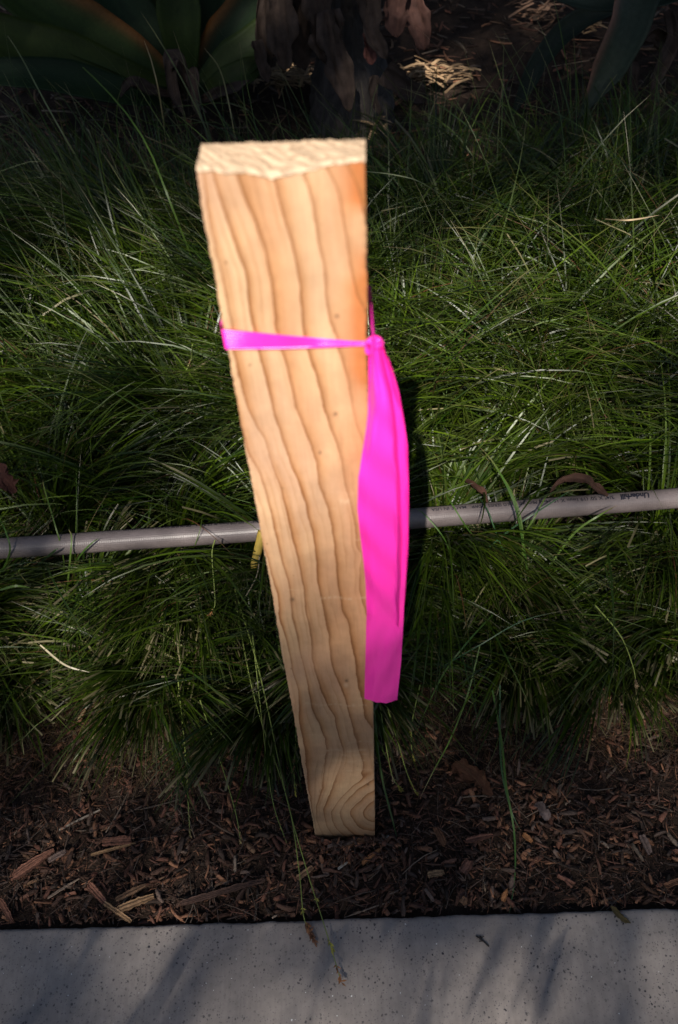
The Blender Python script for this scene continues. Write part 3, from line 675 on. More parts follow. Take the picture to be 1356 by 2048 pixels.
for i in range(230):
    x = rng.uniform(-.95, 1.0); y = rng.uniform(.66, 1.8)
    if abs(x) > .3 + .42 * y: continue
    z0 = gz(x, y); a_ = rng.uniform(0, 2 * math.pi); L = rng.uniform(.22, .38)
    if y < .8: L *= .75
    P = hermite([(x, y, z0), (x + .25 * L * math.cos(a_), y + .25 * L * math.sin(a_), z0 + L * .62), (x + .7 * L * math.cos(a_), y + .7 * L * math.sin(a_), z0 + L * .70)], 9)
    if ((P[:, 0] > XL - .02) & (P[:, 0] < XR + .02) & (P[:, 1] < .46)).any(): continue
    hyp = np.interp(P[:, 0], HC[:, 0], HC[:, 1])
    if ((P[:, 1] - hyp < .03) & (P[:, 1] - hyp > -.2) & (P[:, 2] > .2)).any(): continue
    v, f = tube(P, .0005, 4); sh.add(v, f, (.07, .12, .03))
    for k_ in rng.integers(5, 9, 2): spikelets(sh, P[k_], P[k_] - P[k_ - 1], rng.integers(5, 10), .0022, (.13, .065, .04), .5, .012)
tag(sh.build('seed_heads', STRAW), 'small brown seed heads on thin green stems scattered through the grass', 'seed heads', kind='stuff')
Vall = []; Call = []; Fall = []; off = 0
for V, Cc, n, m_ in GRP:
    Vall.append(V); Call.append(Cc)
    b = np.arange(n)[:, None] * (m_ * 2) + np.arange(m_ - 1)[None] * 2; b = b.ravel()[:, None] + off
    Fall.append(b + np.array([[0, 1, 3, 2]])); off += n * m_ * 2
print('grass verts', off)
tag(mesh_obj('grass', np.vstack(Vall), np.vstack(Fall), GRASS, attrs={'col': np.vstack(Call)}), 'dense dark green sedge grass in arching mounds with straw tips', 'grass', kind='stuff')

# ---------------------------------------------------------------- mulch
CH = MB()
def sliver_batch(n, x0, x1, y0, y1, lmin, lmax, wr, cols, zr=.012, tiltmax=.35, prob=None):
    Vb = []; Cb = []; Fb = []; base = 0
    tmpl = []
    for s in (0, .33, .67, 1):
        for (aa, bb) in ((-1, -1), (1, -1), (1, 1), (-1, 1)): tmpl.append((s, aa, bb))
    tm = np.array(tmpl, float)
    x = rng.uniform(x0, x1, n); y = y0 + (y1 - y0) * rng.random(n); ok = y > curb_y(x) + .006
    ok &= ~((x > XL - .004) & (x < XR + .004) & (y > .407) & (y < .45)); x = x[ok]; y = y[ok]; n = len(x)
    L = lmin * (lmax / lmin) ** (rng.random(n) ** 1.6); W = L * rng.uniform(wr[0], wr[1], n); W = np.clip(W, .0006, .007); Tk = np.clip(W * rng.uniform(.2, .5, n), .0004, .002)
    a = rng.uniform(0, 2 * math.pi, n); tl = rng.normal(0, tiltmax * .5, n); bend = rng.normal(0, .18, n); z = gz(x, y) + rng.uniform(.0, zr, n)
    s = tm[None, :, 0] - .5; lx = s * L[:, None]; wp = np.array([.75, 1, .95, .6])[np.arange(16) // 4][None] * rng.uniform(.45, 1.3, (n, 16))
    ly = tm[None, :, 1] * W[:, None] * .5 * wp + bend[:, None] * L[:, None] * (s ** 2 - .1); lz = tm[None, :, 2] * Tk[:, None] * .5
    rl = rng.normal(0, .5, n)[:, None]; ly, lz = ly * np.cos(rl) - lz * np.sin(rl), ly * np.sin(rl) + lz * np.cos(rl)
    lx, lz = lx * np.cos(tl)[:, None] - lz * np.sin(tl)[:, None], lx * np.sin(tl)[:, None] + lz * np.cos(tl)[:, None]
    wx = x[:, None] + lx * np.cos(a)[:, None] - ly * np.sin(a)[:, None]; wy = y[:, None] + lx * np.sin(a)[:, None] + ly * np.cos(a)[:, None]
    wy = np.maximum(wy, curb_y(wx) + .001); wy = np.where((wx > XL - .003) & (wx < XR + .003) & (wy > .40) & (wy < .42), .4045, wy)
    V = np.stack([wx, wy, z[:, None] + lz], -1).reshape(-1, 3)
    q = []
    for r_ in range(3):
        for c_ in range(4): q.append((r_ * 4 + c_, r_ * 4 + (c_ + 1) % 4, r_ * 4 + 4 + (c_ + 1) % 4, r_ * 4 + 4 + c_))
    q += [(3, 2, 1, 0), (12, 13, 14, 15)]
    F = (np.arange(n)[:, None, None] * 16 + np.array(q)[None]).reshape(-1, 4)
    ci = rng.integers(0, len(cols), n); Cc = np.asarray(cols)[ci] * rng.uniform(.45, 1.35, (n, 1))
    return V, F, np.repeat(Cc, 16, 0)
bc = [(.075, .040, .027), (.12, .058, .038), (.18, .080, .052), (.060, .040, .030), (.125, .085, .066), (.24, .115, .065), (.085, .046, .032)]
pc = [(.17, .10, .06), (.14, .07, .04), (.20, .15, .11)]
parts = [sliver_batch(220, -.09, .05, .394, .4065, .008, .028, (.04, .3), bc, .034, 1.3), sliver_batch(17000, -.85, .85, .28, .72, .003, .030, (.04, .5), bc, .014, .7), sliver_batch(14000, -.85, .85, .28, .72, .003, .030, (.02, .09), bc, .018, .6), sliver_batch(700, -.095, .055, .372, .416, .005, .024, (.06, .5), bc, .026, .9), sliver_batch(900, -.85, .85, .28, .70, .006, .030, (.08, .35), pc, .014),
         sliver_batch(1500, -.85, .85, .29, .72, .02, .075, (.015, .04), [(.11, .075, .055), (.06, .035, .026), (.16, .12, .09)], .018, .2),
         sliver_batch(5000, -1.6, 1.7, 1.7, 3.4, .015, .10, (.05, .35), bc, .03), sliver_batch(1100, -1.6, 1.7, 1.75, 3.2, .02, .10, (.04, .2), pc, .03)]
Vs, Fs, Cs, o_ = [], [], [], 0
for V, F, Cc in parts: Vs.append(V); Fs.append(F + o_); Cs.append(Cc); o_ += len(V)
tag(mesh_obj('bark_mulch', np.vstack(Vs), np.vstack(Fs), CHIP, smooth=False, attrs={'col': np.vstack(Cs)}), 'dark brown shredded bark mulch covering the soil', 'mulch', kind='stuff')

def slab(P, W, th, col, rows=5, curl=0.0, jag=.15, up=(0, 0, 1)):
    """a broken strip of bark or leaf along P with widths W, real thickness"""
    P = np.asarray(P); n = len(P); T, S, N = frames(P, up); W = np.broadcast_to(W, (n,)); V = []
    for side in (1, -1):
        for j in range(rows):
            s = j / (rows - 1) * 2 - 1
            wj = W * (1 + jag * (vnoise(np.arange(n) * .9 + j * 3 + P[0, 0] * 99, np.full(n, j * 1.7)) - .5) * 2)
            V.append(P + S * (s * wj / 2)[:, None] + N * (side * th / 2 + curl * (s * s) * W)[:, None])
    V = np.stack(V, 1); V = V.reshape(-1, 3); nc = rows * 2; F = []
    order = list(range(rows)) + list(range(2 * rows - 1, rows - 1, -1))
    for i in range(n - 1):
        for a_ in range(nc):
            b_ = (a_ + 1) % nc; F.append([i * nc + order[a_], i * nc + order[b_], (i + 1) * nc + order[b_], (i + 1) * nc + order[a_]])
    F.append([order[a_] for a_ in range(nc)][::-1]); F.append([(n - 1) * nc + order[a_] for a_ in range(nc)])
    return V, F, np.tile(np.asarray(col, float), (len(V), 1)) * (1 + .3 * (vnoise(V[:, 0] * 400, V[:, 1] * 400)[:, None] - .5))
def chip(p0, p1, width_px, col, label, z=.016, name='bark_chip', cat='bark chip', bend=0, th=.0025, mat=None, group='large bark chips on the mulch'):
    g = lambda p: at_z(p[0], p[1], z)
    a_, b_ = g(p0), g(p1); a_[2] = max(a_[2], gz(a_[0], a_[1]) + .008); b_[2] = max(b_[2], gz(b_[0], b_[1]) + .010)
    mid = (a_ + b_) / 2 + np.array([0, bend, .001])
    P = hermite([a_, mid, b_], 26); P[:, :2] += (rng.random((26, 2)) - .5) * .0007; q1, q2, q3 = rng.uniform(.35, .8), rng.uniform(.85, 1.1), rng.uniform(.3, .8)
    W = width_px / 1270. * np.interp(np.linspace(0, 1, 26), [0, .06, .3, .6, .94, 1], [q1, .95, q2, 1, q3 + .15, q3]) * rng.uniform(.86, 1.1, 26)
    V, F, Cc = slab(P, W, th, col, 11, .05, .12); nr = 22; st_ = rng.uniform(.35, 1.35, nr); st_[11:] = st_[:11]; Cc *= np.tile(st_, 26)[:, None] * rng.uniform(.8, 1.15, (len(Cc), 1))
    V[:, 2] += np.tile((st_ - .85) * .0011, 26)
    c0 = V.mean(0); o = mesh_obj(name, V, F, mat or CHIP, smooth=False, attrs={'col': Cc}, loc=c0); tag(o, label, cat, group); return o
tan = (.30, .18, .095); red = (.19, .085, .055); org_ = (.34, .15, .06); grey = (.16, .11, .09)
for a in [
    ((235, 1820), (308, 1792), 13, tan, 'split tan bark chip near the curb, lower of the pair at left'),
    ((232, 1800), (292, 1770), 11, (.16, .09, .05), 'tan bark chip just above the split tan chip at left'),
    ((178, 1768), (210, 1805), 13, red, 'short brown bark chip pointing at the pale splinter near the curb'),
    ((208, 1806), (262, 1843), 8, tan, 'narrow pale splinter of bark sloping down to the curb'),
    ((26, 1755), (108, 1700), 18, red, 'broad reddish bark chip lying aslant near the left edge'),
    ((96, 1722), (132, 1702), 12, grey, 'small greyish bark chip beside the broad reddish one'),
    ((205, 1685), (262, 1680), 17, red, 'squarish rusty bark chip under the straw left of the stake'),
    ((182, 1710), (272, 1686), 5, tan, 'long thin tan splinter below the squarish rusty chip'),
    ((360, 1808), (530, 1760), 11, (.10, .055, .04), 'long curved brown bark strip between the stake and the curb'),
    ((594, 1758), (626, 1734), 11, (.26, .15, .085), 'stubby tan bark chip behind the drooping seed stem'),
    ((0, 1800), (26, 1845), 10, red, 'dark red bark chip at the lower left corner of the mulch'),
    ((724, 1727), (762, 1698), 8, org_, 'orange bark chip to the right of the foot of the stake'),
    ((855, 1750), (888, 1744), 12, tan, 'pale orange bark chip lying level right of the stake'),
    ((872, 1655), (890, 1690), 16, (.13, .06, .03), 'upright brown bark chip right of the stake, above the level pale one'),
    ((932, 1682), (986, 1670), 11, red, 'reddish bark chip beside the long green blade'),
    ((1004, 1802), (1014, 1780), 9, org_, 'small orange bark chip beside the tip of the long green blade'),
    ((925, 1745), (940, 1722), 19, red, 'rounded red brown bark chip left of the long green blade'),
    ((1046, 1668), (1064, 1684), 9, org_, 'small orange bark chip right of the long green blade'),
    ((1330, 1772), (1370, 1758), 10, (.16, .075, .04), 'brown bark chip at the right edge of the mulch'),
    ((1283, 1670), (1300, 1708), 13, grey, 'greyish leaf shaped bark chip near the right edge'),
    ((925, 1808), (930, 1795), 12, (.2, .11, .06), 'round tan bark chip close to the curb right of the stake'),
    ((622, 1676), (662, 1688), 9, red, 'reddish bark chip lying against the left corner of the stake foot', .024),
    ((690, 1690), (738, 1676), 8, (.17, .09, .05), 'brown bark chip lying against the right half of the stake foot', .022),
    ((655, 1694), (690, 1683), 5, grey, 'narrow greyish bark sliver touching the middle of the stake foot', .026),
]: chip(*a)
chip((95, 1797), (158, 1757), 4, (.34, .25, .19), 'pale straight twig lying among bark chips at left', name='twig', cat='twig', th=.002, group='pale twigs on the mulch')
chip((118, 1660), (200, 1620), 4, (.30, .25, .2), 'long pale twig below the grass at left', name='twig', cat='twig', th=.002, group='pale twigs on the mulch')
chip((676, 1738), (695, 1725), 4, (.42, .38, .33), 'short white twig just below the foot of the stake', name='twig', cat='twig', th=.002, group='pale twigs on the mulch')
chip((756, 1680), (778, 1672), 4, (.45, .4, .35), 'tiny white twig at the right corner of the stake foot', name='twig', cat='twig', th=.002, group='pale twigs on the mulch')

# ---------------------------------------------------------------- drooping seed stems over the mulch and curb
def seed_stem(pts, heads, label, r=.0011, col=(.20, .25, .06), group='drooping seed stems'):
    P = hermite([at_z(*p) for p in pts], 40); root = P[0]
    o = empty('seed_stem', root, label, 'seed stem', group)
    v, f = tube(P, np.linspace(r, r * .6, 40), 5); mb = MB(); mb.add(v, f, col); mb.build('stem', STRAW, o)
    for t, n, size, hc, sp, run in heads:
        i = min(38, int(t * 39)); mb = MB(); spikelets(mb, P[i], P[i + 1] - P[i], n, size * 1.7, hc, sp, run * 1.15); mb.build('seed_head', STRAW, o, smooth=False)
YG = (.34, .30, .05); BR = (.30, .13, .05); BD = (.18, .08, .04)
seed_stem([(470, 1180, .22), (520, 1350, .17), (572, 1590, .07), (612, 1735, .035), (650, 1855, .035), (680, 1955, .028)], [(.71, 8, .0022, YG, .6, .005), (.86, 12, .0030, YG, .4, .010), (.955, 16, .0026, BR, .7, .020)], 'longest seed stem, green, reaching furthest out over the curb with brown tip')
seed_stem([(470, 1200, .2), (510, 1400, .14), (575, 1600, .06), (598, 1740, .03), (606, 1825, .028), (616, 1856, .024)], [(.78, 6, .002, YG, .6, .005), (.90, 44, .0028, BD, .5, .024), (.96, 12, .0022, BR, .45, .006)], 'seed stem ending in a thick dark brown head just over the curb edge')
seed_stem([(355, 1350, .2), (370, 1500, .10), (376, 1600, .05), (380, 1670, .03)], [(.75, 9, .002, (.25, .19, .08), .4, .02), (.93, 8, .002, (.25, .19, .08), .4, .01)], 'short hanging seed stem furthest left over the mulch')
seed_stem([(400, 1400, .18), (440, 1520, .10), (470, 1620, .05), (482, 1686, .03)], [(.8, 12, .0019, (.24, .17, .08), .45, .02), (.95, 6, .0019, (.28, .2, .09), .5, .006)], 'hanging seed stem with straw coloured heads midway between left edge and stake')
seed_stem([(505, 1270, .2), (525, 1450, .12), (545, 1600, .06), (575, 1690, .035)], [(.8, 8, .0018, BD, .4, .02), (.94, 10, .0018, BD, .5, .015)], 'seed stem with small dark heads nearest to the left of the stake foot')
seed_stem([(585, 1360, .16), (592, 1460, .11), (588, 1530, .09), (590, 1580, .07)], [(.6, 26, .0018, BD, .55, .02), (.9, 14, .0019, YG, .35, .016)], 'upright stem with yellow green seed head close against the left of the stake')
seed_stem([(840, 1370, .18), (825, 1440, .13), (823, 1490, .10), (826, 1512, .09)], [(.45, 5, .002, YG, .5, .01), (.85, 9, .002, YG, .35, .012)], 'uppermost seed stem right of the stake, below the tape end')
seed_stem([(770, 1400, .15), (792, 1470, .11), (812, 1540, .07), (832, 1586, .05)], [(.5, 6, .002, BR, .6, .008), (.78, 8, .002, YG, .45, .012), (.92, 9, .002, YG, .5, .012)], 'seed stem right of the stake with yellow green head sloping down right')
seed_stem([(760, 1410, .14), (772, 1490, .09), (784, 1550, .06), (798, 1575, .05)], [(.6, 14, .002, (.26, .2, .12), .5, .02), (.9, 14, .0021, YG, .5, .01)], 'seed stem with pale frayed head nearest the right side of the stake')
seed_stem([(1190, 1210, .27), (1240, 1270, .26), (1265, 1330, .22), (1273, 1372, .19)], [(.88, 16, .0021, (.22, .15, .08), .4, .014)], 'arching seed stem with nodding brown head over the grass at right')
seed_stem([(385, 690, .5), (383, 715, .44), (373, 740, .42)], [(.6, 12, .0022, (.16, .08, .05), .4, .016)], 'hanging seed stem left of the stake just below the tape band')
seed_stem([(430, 1080, .3), (424, 1110, .28), (430, 1200, .24), (425, 1222, .23)], [(.85, 16, .002, BR, .5, .012)], 'small seed stem with brown head on the grass just below the hose')

# ---------------------------------------------------------------- small things in the grass and on the curb
# yellow cane and its pale fibre beside the stake
P = hermite([at_z(524, 1062, .275), at_z(516, 1100, .262), at_z(506, 1138, .25)], 10)
v, f = tube(P, .0068 * np.interp(np.linspace(0, 1, 10), [0, .5, .9, 1], [1, 1.05, .9, .55]), 8)
mb = MB(); mb.add(v, f, (.46, .32, .06)); P2 = hermite([at_z(519, 1108, .262), at_z(514, 1150, .25), at_z(492, 1192, .24)], 10)
cane = empty('cane', P[0], 'short yellow cane stub poking out from behind the stake under the hose', 'cane')
mb.build('stalk', STRAW, cane); mb = MB(); v, f = tube(P2, .0011, 5); mb.add(v, f, (.42, .34, .22)); mb.build('fibre', STRAW, cane)
def dry_leaf(pts, W, col, label, name='dry_leaf', curl=.35, group='dead leaves', mat=None, cat='dead leaf'):
    P = hermite([at_z(*p) for p in pts], 16); t = np.linspace(0, 1, 16)
    V, F, Cc = slab(P, W * np.interp(t, [0, .12, .5, .85, 1], [.25, .8, 1, .7, .08]), .0008, col, 7, curl, .55, (0, -.5, .85))
    o = mesh_obj(name, V, F, mat or DRY, smooth=False, attrs={'col': Cc}, loc=V.mean(0)); return tag(o, label, cat, group)
rb = (.045, .022, .015)
dry_leaf([(1215, 992, .275), (1185, 972, .29), (1165, 957, .295), (1125, 958, .29), (1100, 985, .27)], .014, rb, 'curled brown leaf arched over the grass just above the hose lettering')
dry_leaf([(975, 1006, .275), (965, 985, .285), (945, 968, .28), (925, 958, .26)], .009, (.065, .03, .02), 'narrow brown leaf standing against the top of the hose, left of the curled one')
dry_leaf([(-15, 925, .36), (8, 955, .34), (32, 985, .31)], .032, (.07, .028, .022), 'reddish brown leaf in the grass at the left edge above the hose')
dry_leaf([(1222, 1812, .024), (1240, 1832, .02), (1262, 1846, .018)], .0075, (.09, .07, .03), 'small olive leaf lying across the curb edge at right')
dry_leaf([(905, 1530, .03), (950, 1550, .035), (985, 1590, .03)], .028, (.11, .05, .028), 'broad rust coloured leaf on the mulch right of the stake under the grass')
dry_leaf([(1075, 1605, .02), (1088, 1625, .025), (1097, 1640, .02)], .014, (.16, .12, .11), 'pale pinkish leaf on the mulch below the right grass')
mb = MB()
for pts, r in (([(952, 1872), (962, 1878), (978, 1893)], .0011), ([(960, 1877), (961, 1872)], .0014), ([(966, 1882), (958, 1883)], .0007), ([(962, 1876), (968, 1872)], .0006)):
    P = hermite([at_z(x, y, .017) for x, y in pts], 7); v, f = tube(P, r, 5); mb.add(v, f, (.018, .015, .014))
o = mb.build('sprig', STRAW, loc=at_z(965, 1880, .015)); tag(o, 'tiny dark dried sprig lying alone on the curb', 'sprig')

LITTER = []
def litter(px, py, wpx, label, n=60, z=None, col=(.42, .28, .16), cat='dry litter'):
    mb = MB(); c0 = None
    for dist in np.arange(1.2, 3.6, .01):      # where the view ray meets the slope
        q = at_y(px, py, dist)
        if q[2] <= gz(q[0], q[1]) + .03: c0 = q; break
    if c0 is None: c0 = at_y(px, py, 2.2)
    w_ = wpx / 700.; LITTER.append((c0, .02 + w_ * .5))
    for i in range(n):
        a_ = rng.normal(.15, .6); L = rng.uniform(.02, .09); p = c0 + np.array([rng.normal(0, w_ * .3), rng.normal(0, w_ * .22), rng.uniform(0, .03)])
        d = np.array([math.cos(a_), math.sin(a_), rng.normal(0, .25)]) * L / 2
        v, f, cc = slab(hermite([p - d, p + [0, 0, rng.uniform(0, .01)], p + d], 6), rng.uniform(.002, .012), .0008, np.array(col) * rng.uniform(.35, 1.2), 3, .1, .3); mb.add(v, f, cc)
    return tag(mb.build('leaf_litter', DRY, smooth=False, loc=c0), label, cat, 'heaps of dry litter')
litter(865, 160, 100, 'sunlit heap of tan dry litter right of the trunk')
litter(575, 168, 90, 'sunlit heap of dry litter left of the trunk, just above the grass')
litter(1165, 62, 40, 'small sunlit tuft of dry litter between the grey green leaves at top right', 40)
litter(745, 262, 40, 'small pale litter patch right behind the top of the stake', 26)
litter(1080, 30, 60, 'dim brown litter heap high up left of the grey green leaves', 30, col=(.2, .12, .08))

# ---------------------------------------------------------------- agaves
def agave_leaf(parent, pts, W, col, name='leaf', gut=.22, th=.10, edge=None, label=None, wprof=None, up=(0, -.6, .8), mat=None, wob=0.0):
    W = W * (.82 if name == 'leaf' else 1); P = hermite([np.asarray(p, float) for p in pts], 34); n = 34; t = np.linspace(0, 1, n); T, S, N = frames(P, up)
    wp = W * np.interp(t, [0, .12, .45, .75, .93, 1], wprof or [.62, .66, 1, .78, .22, .015]); rows = 11; V = []; Cc = []
    for side in (1, -1):
        for j in range(rows):
            s = j / (rows - 1) * 2 - 1; wv = wp * (1 + wob * (vnoise(t * 7 + j * 1.3 + P[0, 0] * 31, np.full(n, j * .7)) - .5))
            tk = th * wp * (1 - s * s) * .5 + .0012
            lift = gut * wp * s * s + wob * wp * .5 * (vnoise(t * 5 + j, np.full(n, j * 2.1 + P[0, 1] * 17)) - .5)
            V.append(P + S * (s * wv / 2)[:, None] + N * (side * tk + lift)[:, None])
            c = np.tile(np.asarray(col, float), (n, 1)); streak = 1 + .22 * (vnoise(np.full(n, j * 2.3 + P[0, 0] * 50), t * 1.2) - .5) * 2; c = c * streak[:, None]
            if edge is not None and abs(s) > .55:
                k_ = np.clip((abs(s) - .55) / .35, 0, 1) * (edge[0] <= t) * (t <= edge[1]) * (1 if (s > 0) == edge[3] else 0); c = c * (1 - k_[:, None]) + np.asarray(edge[2]) * k_[:, None]
            Cc.append(c)
    V = np.stack(V, 1).reshape(-1, 3); Cc = np.stack(Cc, 1).reshape(-1, 3); nc = rows * 2; order = list(range(rows)) + list(range(2 * rows - 1, rows - 1, -1)); F = []
    for i in range(n - 1):
        for a_ in range(nc):
            b_ = (a_ + 1) % nc; F.append([i * nc + order[a_], i * nc + order[b_], (i + 1) * nc + order[b_], (i + 1) * nc + order[a_]])
    F.append(order[::-1]); F.append([(n - 1) * nc + q for q in order])
    o = mesh_obj(name, V, F, mat or AGV, parent, attrs={'col': Cc})
    if label: o['label'] = label
    return o
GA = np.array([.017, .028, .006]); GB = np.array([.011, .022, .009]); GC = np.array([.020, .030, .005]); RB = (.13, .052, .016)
# left rosette
yb = 2.02; base = at_y(372, 225, yb); base[2] = gz(base[0], base[1]) + .03
ag = empty('agave', base, 'big green agave rosette with rusty leaf edges at the upper left', 'agave')
def LP(*pp): return [at_y(x, y, d) for x, y, d in pp]
specs = [
    (LP((340, 195, 2.02), (240, 165, 1.98), (110, 120, 1.97), (-60, 60, 2.0), (-260, -60, 2.1)), .155, GC, None),
    (LP((335, 200, 1.98), (250, 190, 1.93), (120, 160, 1.9), (0, 150, 1.9), (-140, 140, 1.95)), .10, GB * .9, None),
    (LP((345, 185, 2.05), (260, 120, 2.04), (150, 60, 2.05), (40, -10, 2.1), (-100, -140, 2.2)), .165, GA * 1.15, (.0, .75, RB, True)),
    (LP((352, 180, 2.08), (300, 90, 2.10), (230, -10, 2.14), (150, -150, 2.2)), .15, GB, None),
    (LP((362, 180, 2.12), (335, 70, 2.15), (300, -60, 2.2), (260, -220, 2.28)), .15, GC * .9, None),
    (LP((372, 180, 2.08), (365, 70, 2.08), (350, -60, 2.12), (330, -220, 2.2)), .125, GA, None),
    (LP((380, 180, 2.14), (400, 70, 2.18), (420, -60, 2.24), (440, -220, 2.3)), .15, GB * 1.1, None),
    (LP((390, 190, 2.06), (440, 110, 2.07), (500, 20, 2.1), (560, -120, 2.2)), .14, GB * .95, (.0, .8, RB, False)),
    (LP((395, 195, 2.0), (450, 150, 2.0), (520, 90, 2.02), (600, 0, 2.1)), .13, GA * .9, None),
    (LP((392, 205, 1.98), (440, 180, 1.96), (490, 150, 1.96), (545, 110, 2.0)), .09, GA * .8, None),
]
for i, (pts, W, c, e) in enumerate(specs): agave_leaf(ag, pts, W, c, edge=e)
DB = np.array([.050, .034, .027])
for pts, W in ((LP((370, 185, 1.98), (362, 150, 1.96), (345, 120, 1.95), (350, 190, 1.93), (372, 235, 1.9)), .035), (LP((385, 190, 1.97), (385, 150, 1.95), (392, 200, 1.93), (400, 240, 1.9)), .03), (LP((400, 205, 1.96), (430, 195, 1.93), (470, 180, 1.9), (500, 160, 1.9)), .03), (LP((352, 195, 1.97), (300, 185, 1.93), (262, 170, 1.9), (240, 195, 1.88)), .03)):
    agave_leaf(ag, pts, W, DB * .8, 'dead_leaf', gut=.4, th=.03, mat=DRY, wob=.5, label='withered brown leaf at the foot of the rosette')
# trunk with hanging dead leaves
yt = 2.05; tb = at_y(702, 250, yt); tb[2] = gz(tb[0], tb[1]) - .02
tr = empty('trunk_agave', tb, 'dark trunked agave hung with withered brown leaves at top centre', 'agave')
P = np.stack([np.linspace(tb[0], tb[0] + .02, 40), np.full(40, tb[1]), np.linspace(tb[2], 1.35, 40)], -1)
T, S, N = frames(P, (0, 1, 0)); a = np.linspace(0, 2 * math.pi, 64, endpoint=False); rad = .075 + .012 * np.sin(np.arange(40) * .5) + .03 * np.exp(-np.arange(40) / 4.)
rr = rad[:, None] * (1 + .22 * (vnoise(np.tile(a * 6, (40, 1)) + np.arange(40)[:, None] * .1, np.arange(40)[:, None] * .8) - .5) + .12 * (vnoise(np.tile(a * 19, (40, 1)), np.arange(40)[:, None] * 2.3) - .5))
V = (P[:, None] + rr[..., None] * (np.cos(a)[None, :, None] * np.array([1, 0, 0]) + np.sin(a)[None, :, None] * np.array([0, 1, 0]))).reshape(-1, 3)
mesh_obj('trunk', V, grid_faces(40, 64, True), BARK, tr)
hang = [((560, -60), (562, 20), (566, 90), (570, 140), .062, 1.93, DB * 1.0), ((608, -60), (604, 30), (598, 90), (610, 140), .06, 1.95, DB * .8),
        ((640, -80), (642, 20), (655, 90), (672, 145), .065, 1.92, DB * 1.15), ((655, 20), (668, 90), (685, 160), (700, 225), .055, 1.90, DB * 1.2),
        ((735, -60), (738, 20), (748, 70), (772, 118), .045, 1.90, DB * 1.15), ((790, -60), (790, 10), (788, 40), (794, 75), .055, 1.92, DB * 1.0 + [.02, 0, 0]),
        ((820, -60), (826, 10), (838, 60), (850, 100), .05, 1.93, DB * 1.0 + [.02, 0, 0]), ((745, 60), (742, 90), (740, 110), (744, 130), .035, 1.92, (.13, .05, .04)),
        ((770, 140), (800, 165), (830, 185), (850, 205), .05, 1.88, DB * .8), ((750, 150), (745, 180), (752, 210), (762, 230), .02, 1.88, DB * .8),
        ((540, -50), (530, 40), (535, 100), (532, 150), .045, 1.98, DB * .7), ((515, 80), (520, 110), (530, 140), (538, 165), .03, 1.94, DB * .9)]
for p0, p1, p2, p3, W, d, c in hang:
    agave_leaf(tr, LP((*p0, d), (*p1, d - .01), (*p2, d - .02), (*p3, d - .03)), W, c, 'dead_leaf', gut=.35, th=.03, mat=DRY, wob=.7, wprof=[.8, .95, 1, .8, .45, .06], up=(0, -1, .1))
for k_ in range(9):      # living crown above the picture
    a_ = k_ * .7 + .2; o0 = np.array([tb[0], tb[1] + .1, 1.3]); L = .5
    pts = [o0, o0 + [L * .5 * math.cos(a_), L * .5 * abs(math.sin(a_)), .25], o0 + [L * math.cos(a_), L * abs(math.sin(a_)), .35]]
    agave_leaf(tr, pts, .12, GA)
# blue-green agave at right
rbz = at_y(1560, 140, 2.05); rbz[2] = gz(rbz[0], rbz[1])
ar_ = empty('blue_agave', rbz, 'grey green agave with drooping leaves at the upper right corner', 'agave')
BG = np.array([.026, .034, .026])
for pts, W, c, e in [
    (LP((1560, 40, 2.05), (1430, -30, 1.95), (1290, 0, 1.85), (1180, 8, 1.82), (1080, -12, 1.85)), .085, BG * 1.1, None),
    (LP((1560, 60, 2.02), (1400, -60, 1.9), (1285, -20, 1.78), (1250, 70, 1.72), (1205, 160, 1.70), (1155, 240, 1.68)), .105, BG, (.35, .9, (.14, .075, .06), True)),
    (LP((1480, 10, 2.1), (1330, -10, 2.05), (1170, 40, 1.98), (1090, 110, 1.93), (1050, 180, 1.9), (1020, 240, 1.88)), .062, BG * .75, None),
    (LP((1560, -20, 2.1), (1450, -60, 2.05), (1330, -10, 2.0), (1290, 0, 1.98)), .09, BG, None),
    (LP((1580, 60, 2.1), (1640, -60, 2.0), (1700, -100, 1.9)), .1, BG, None),
]: agave_leaf(ar_, pts, W, c, edge=e, th=.06, gut=.3)
for pts, W in [(LP((1268, 120, 1.88), (1264, 170, 1.86), (1262, 215, 1.84), (1266, 262, 1.82)), .026), (LP((1335, 20, 1.95), (1342, 80, 1.93), (1315, 140, 1.9), (1300, 205, 1.86)), .035),
               (LP((1205, 90, 1.92), (1195, 130, 1.9), (1185, 170, 1.88), (1165, 215, 1.86)), .022), (LP((1360, 60, 2.0), (1340, 90, 1.98), (1310, 70, 1.96), (1290, 80, 1.94)), .04),
               (LP((1400, 180, 1.85), (1350, 205, 1.83), (1300, 235, 1.8), (1280, 260, 1.78)), .04)]:
    agave_leaf(ar_, pts, W, DB * 1.1, 'dead_leaf', gut=.35, th=.03, mat=DRY, wob=.6, wprof=[.6, .8, 1, .8, .5, .1], up=(0, -1, .1))
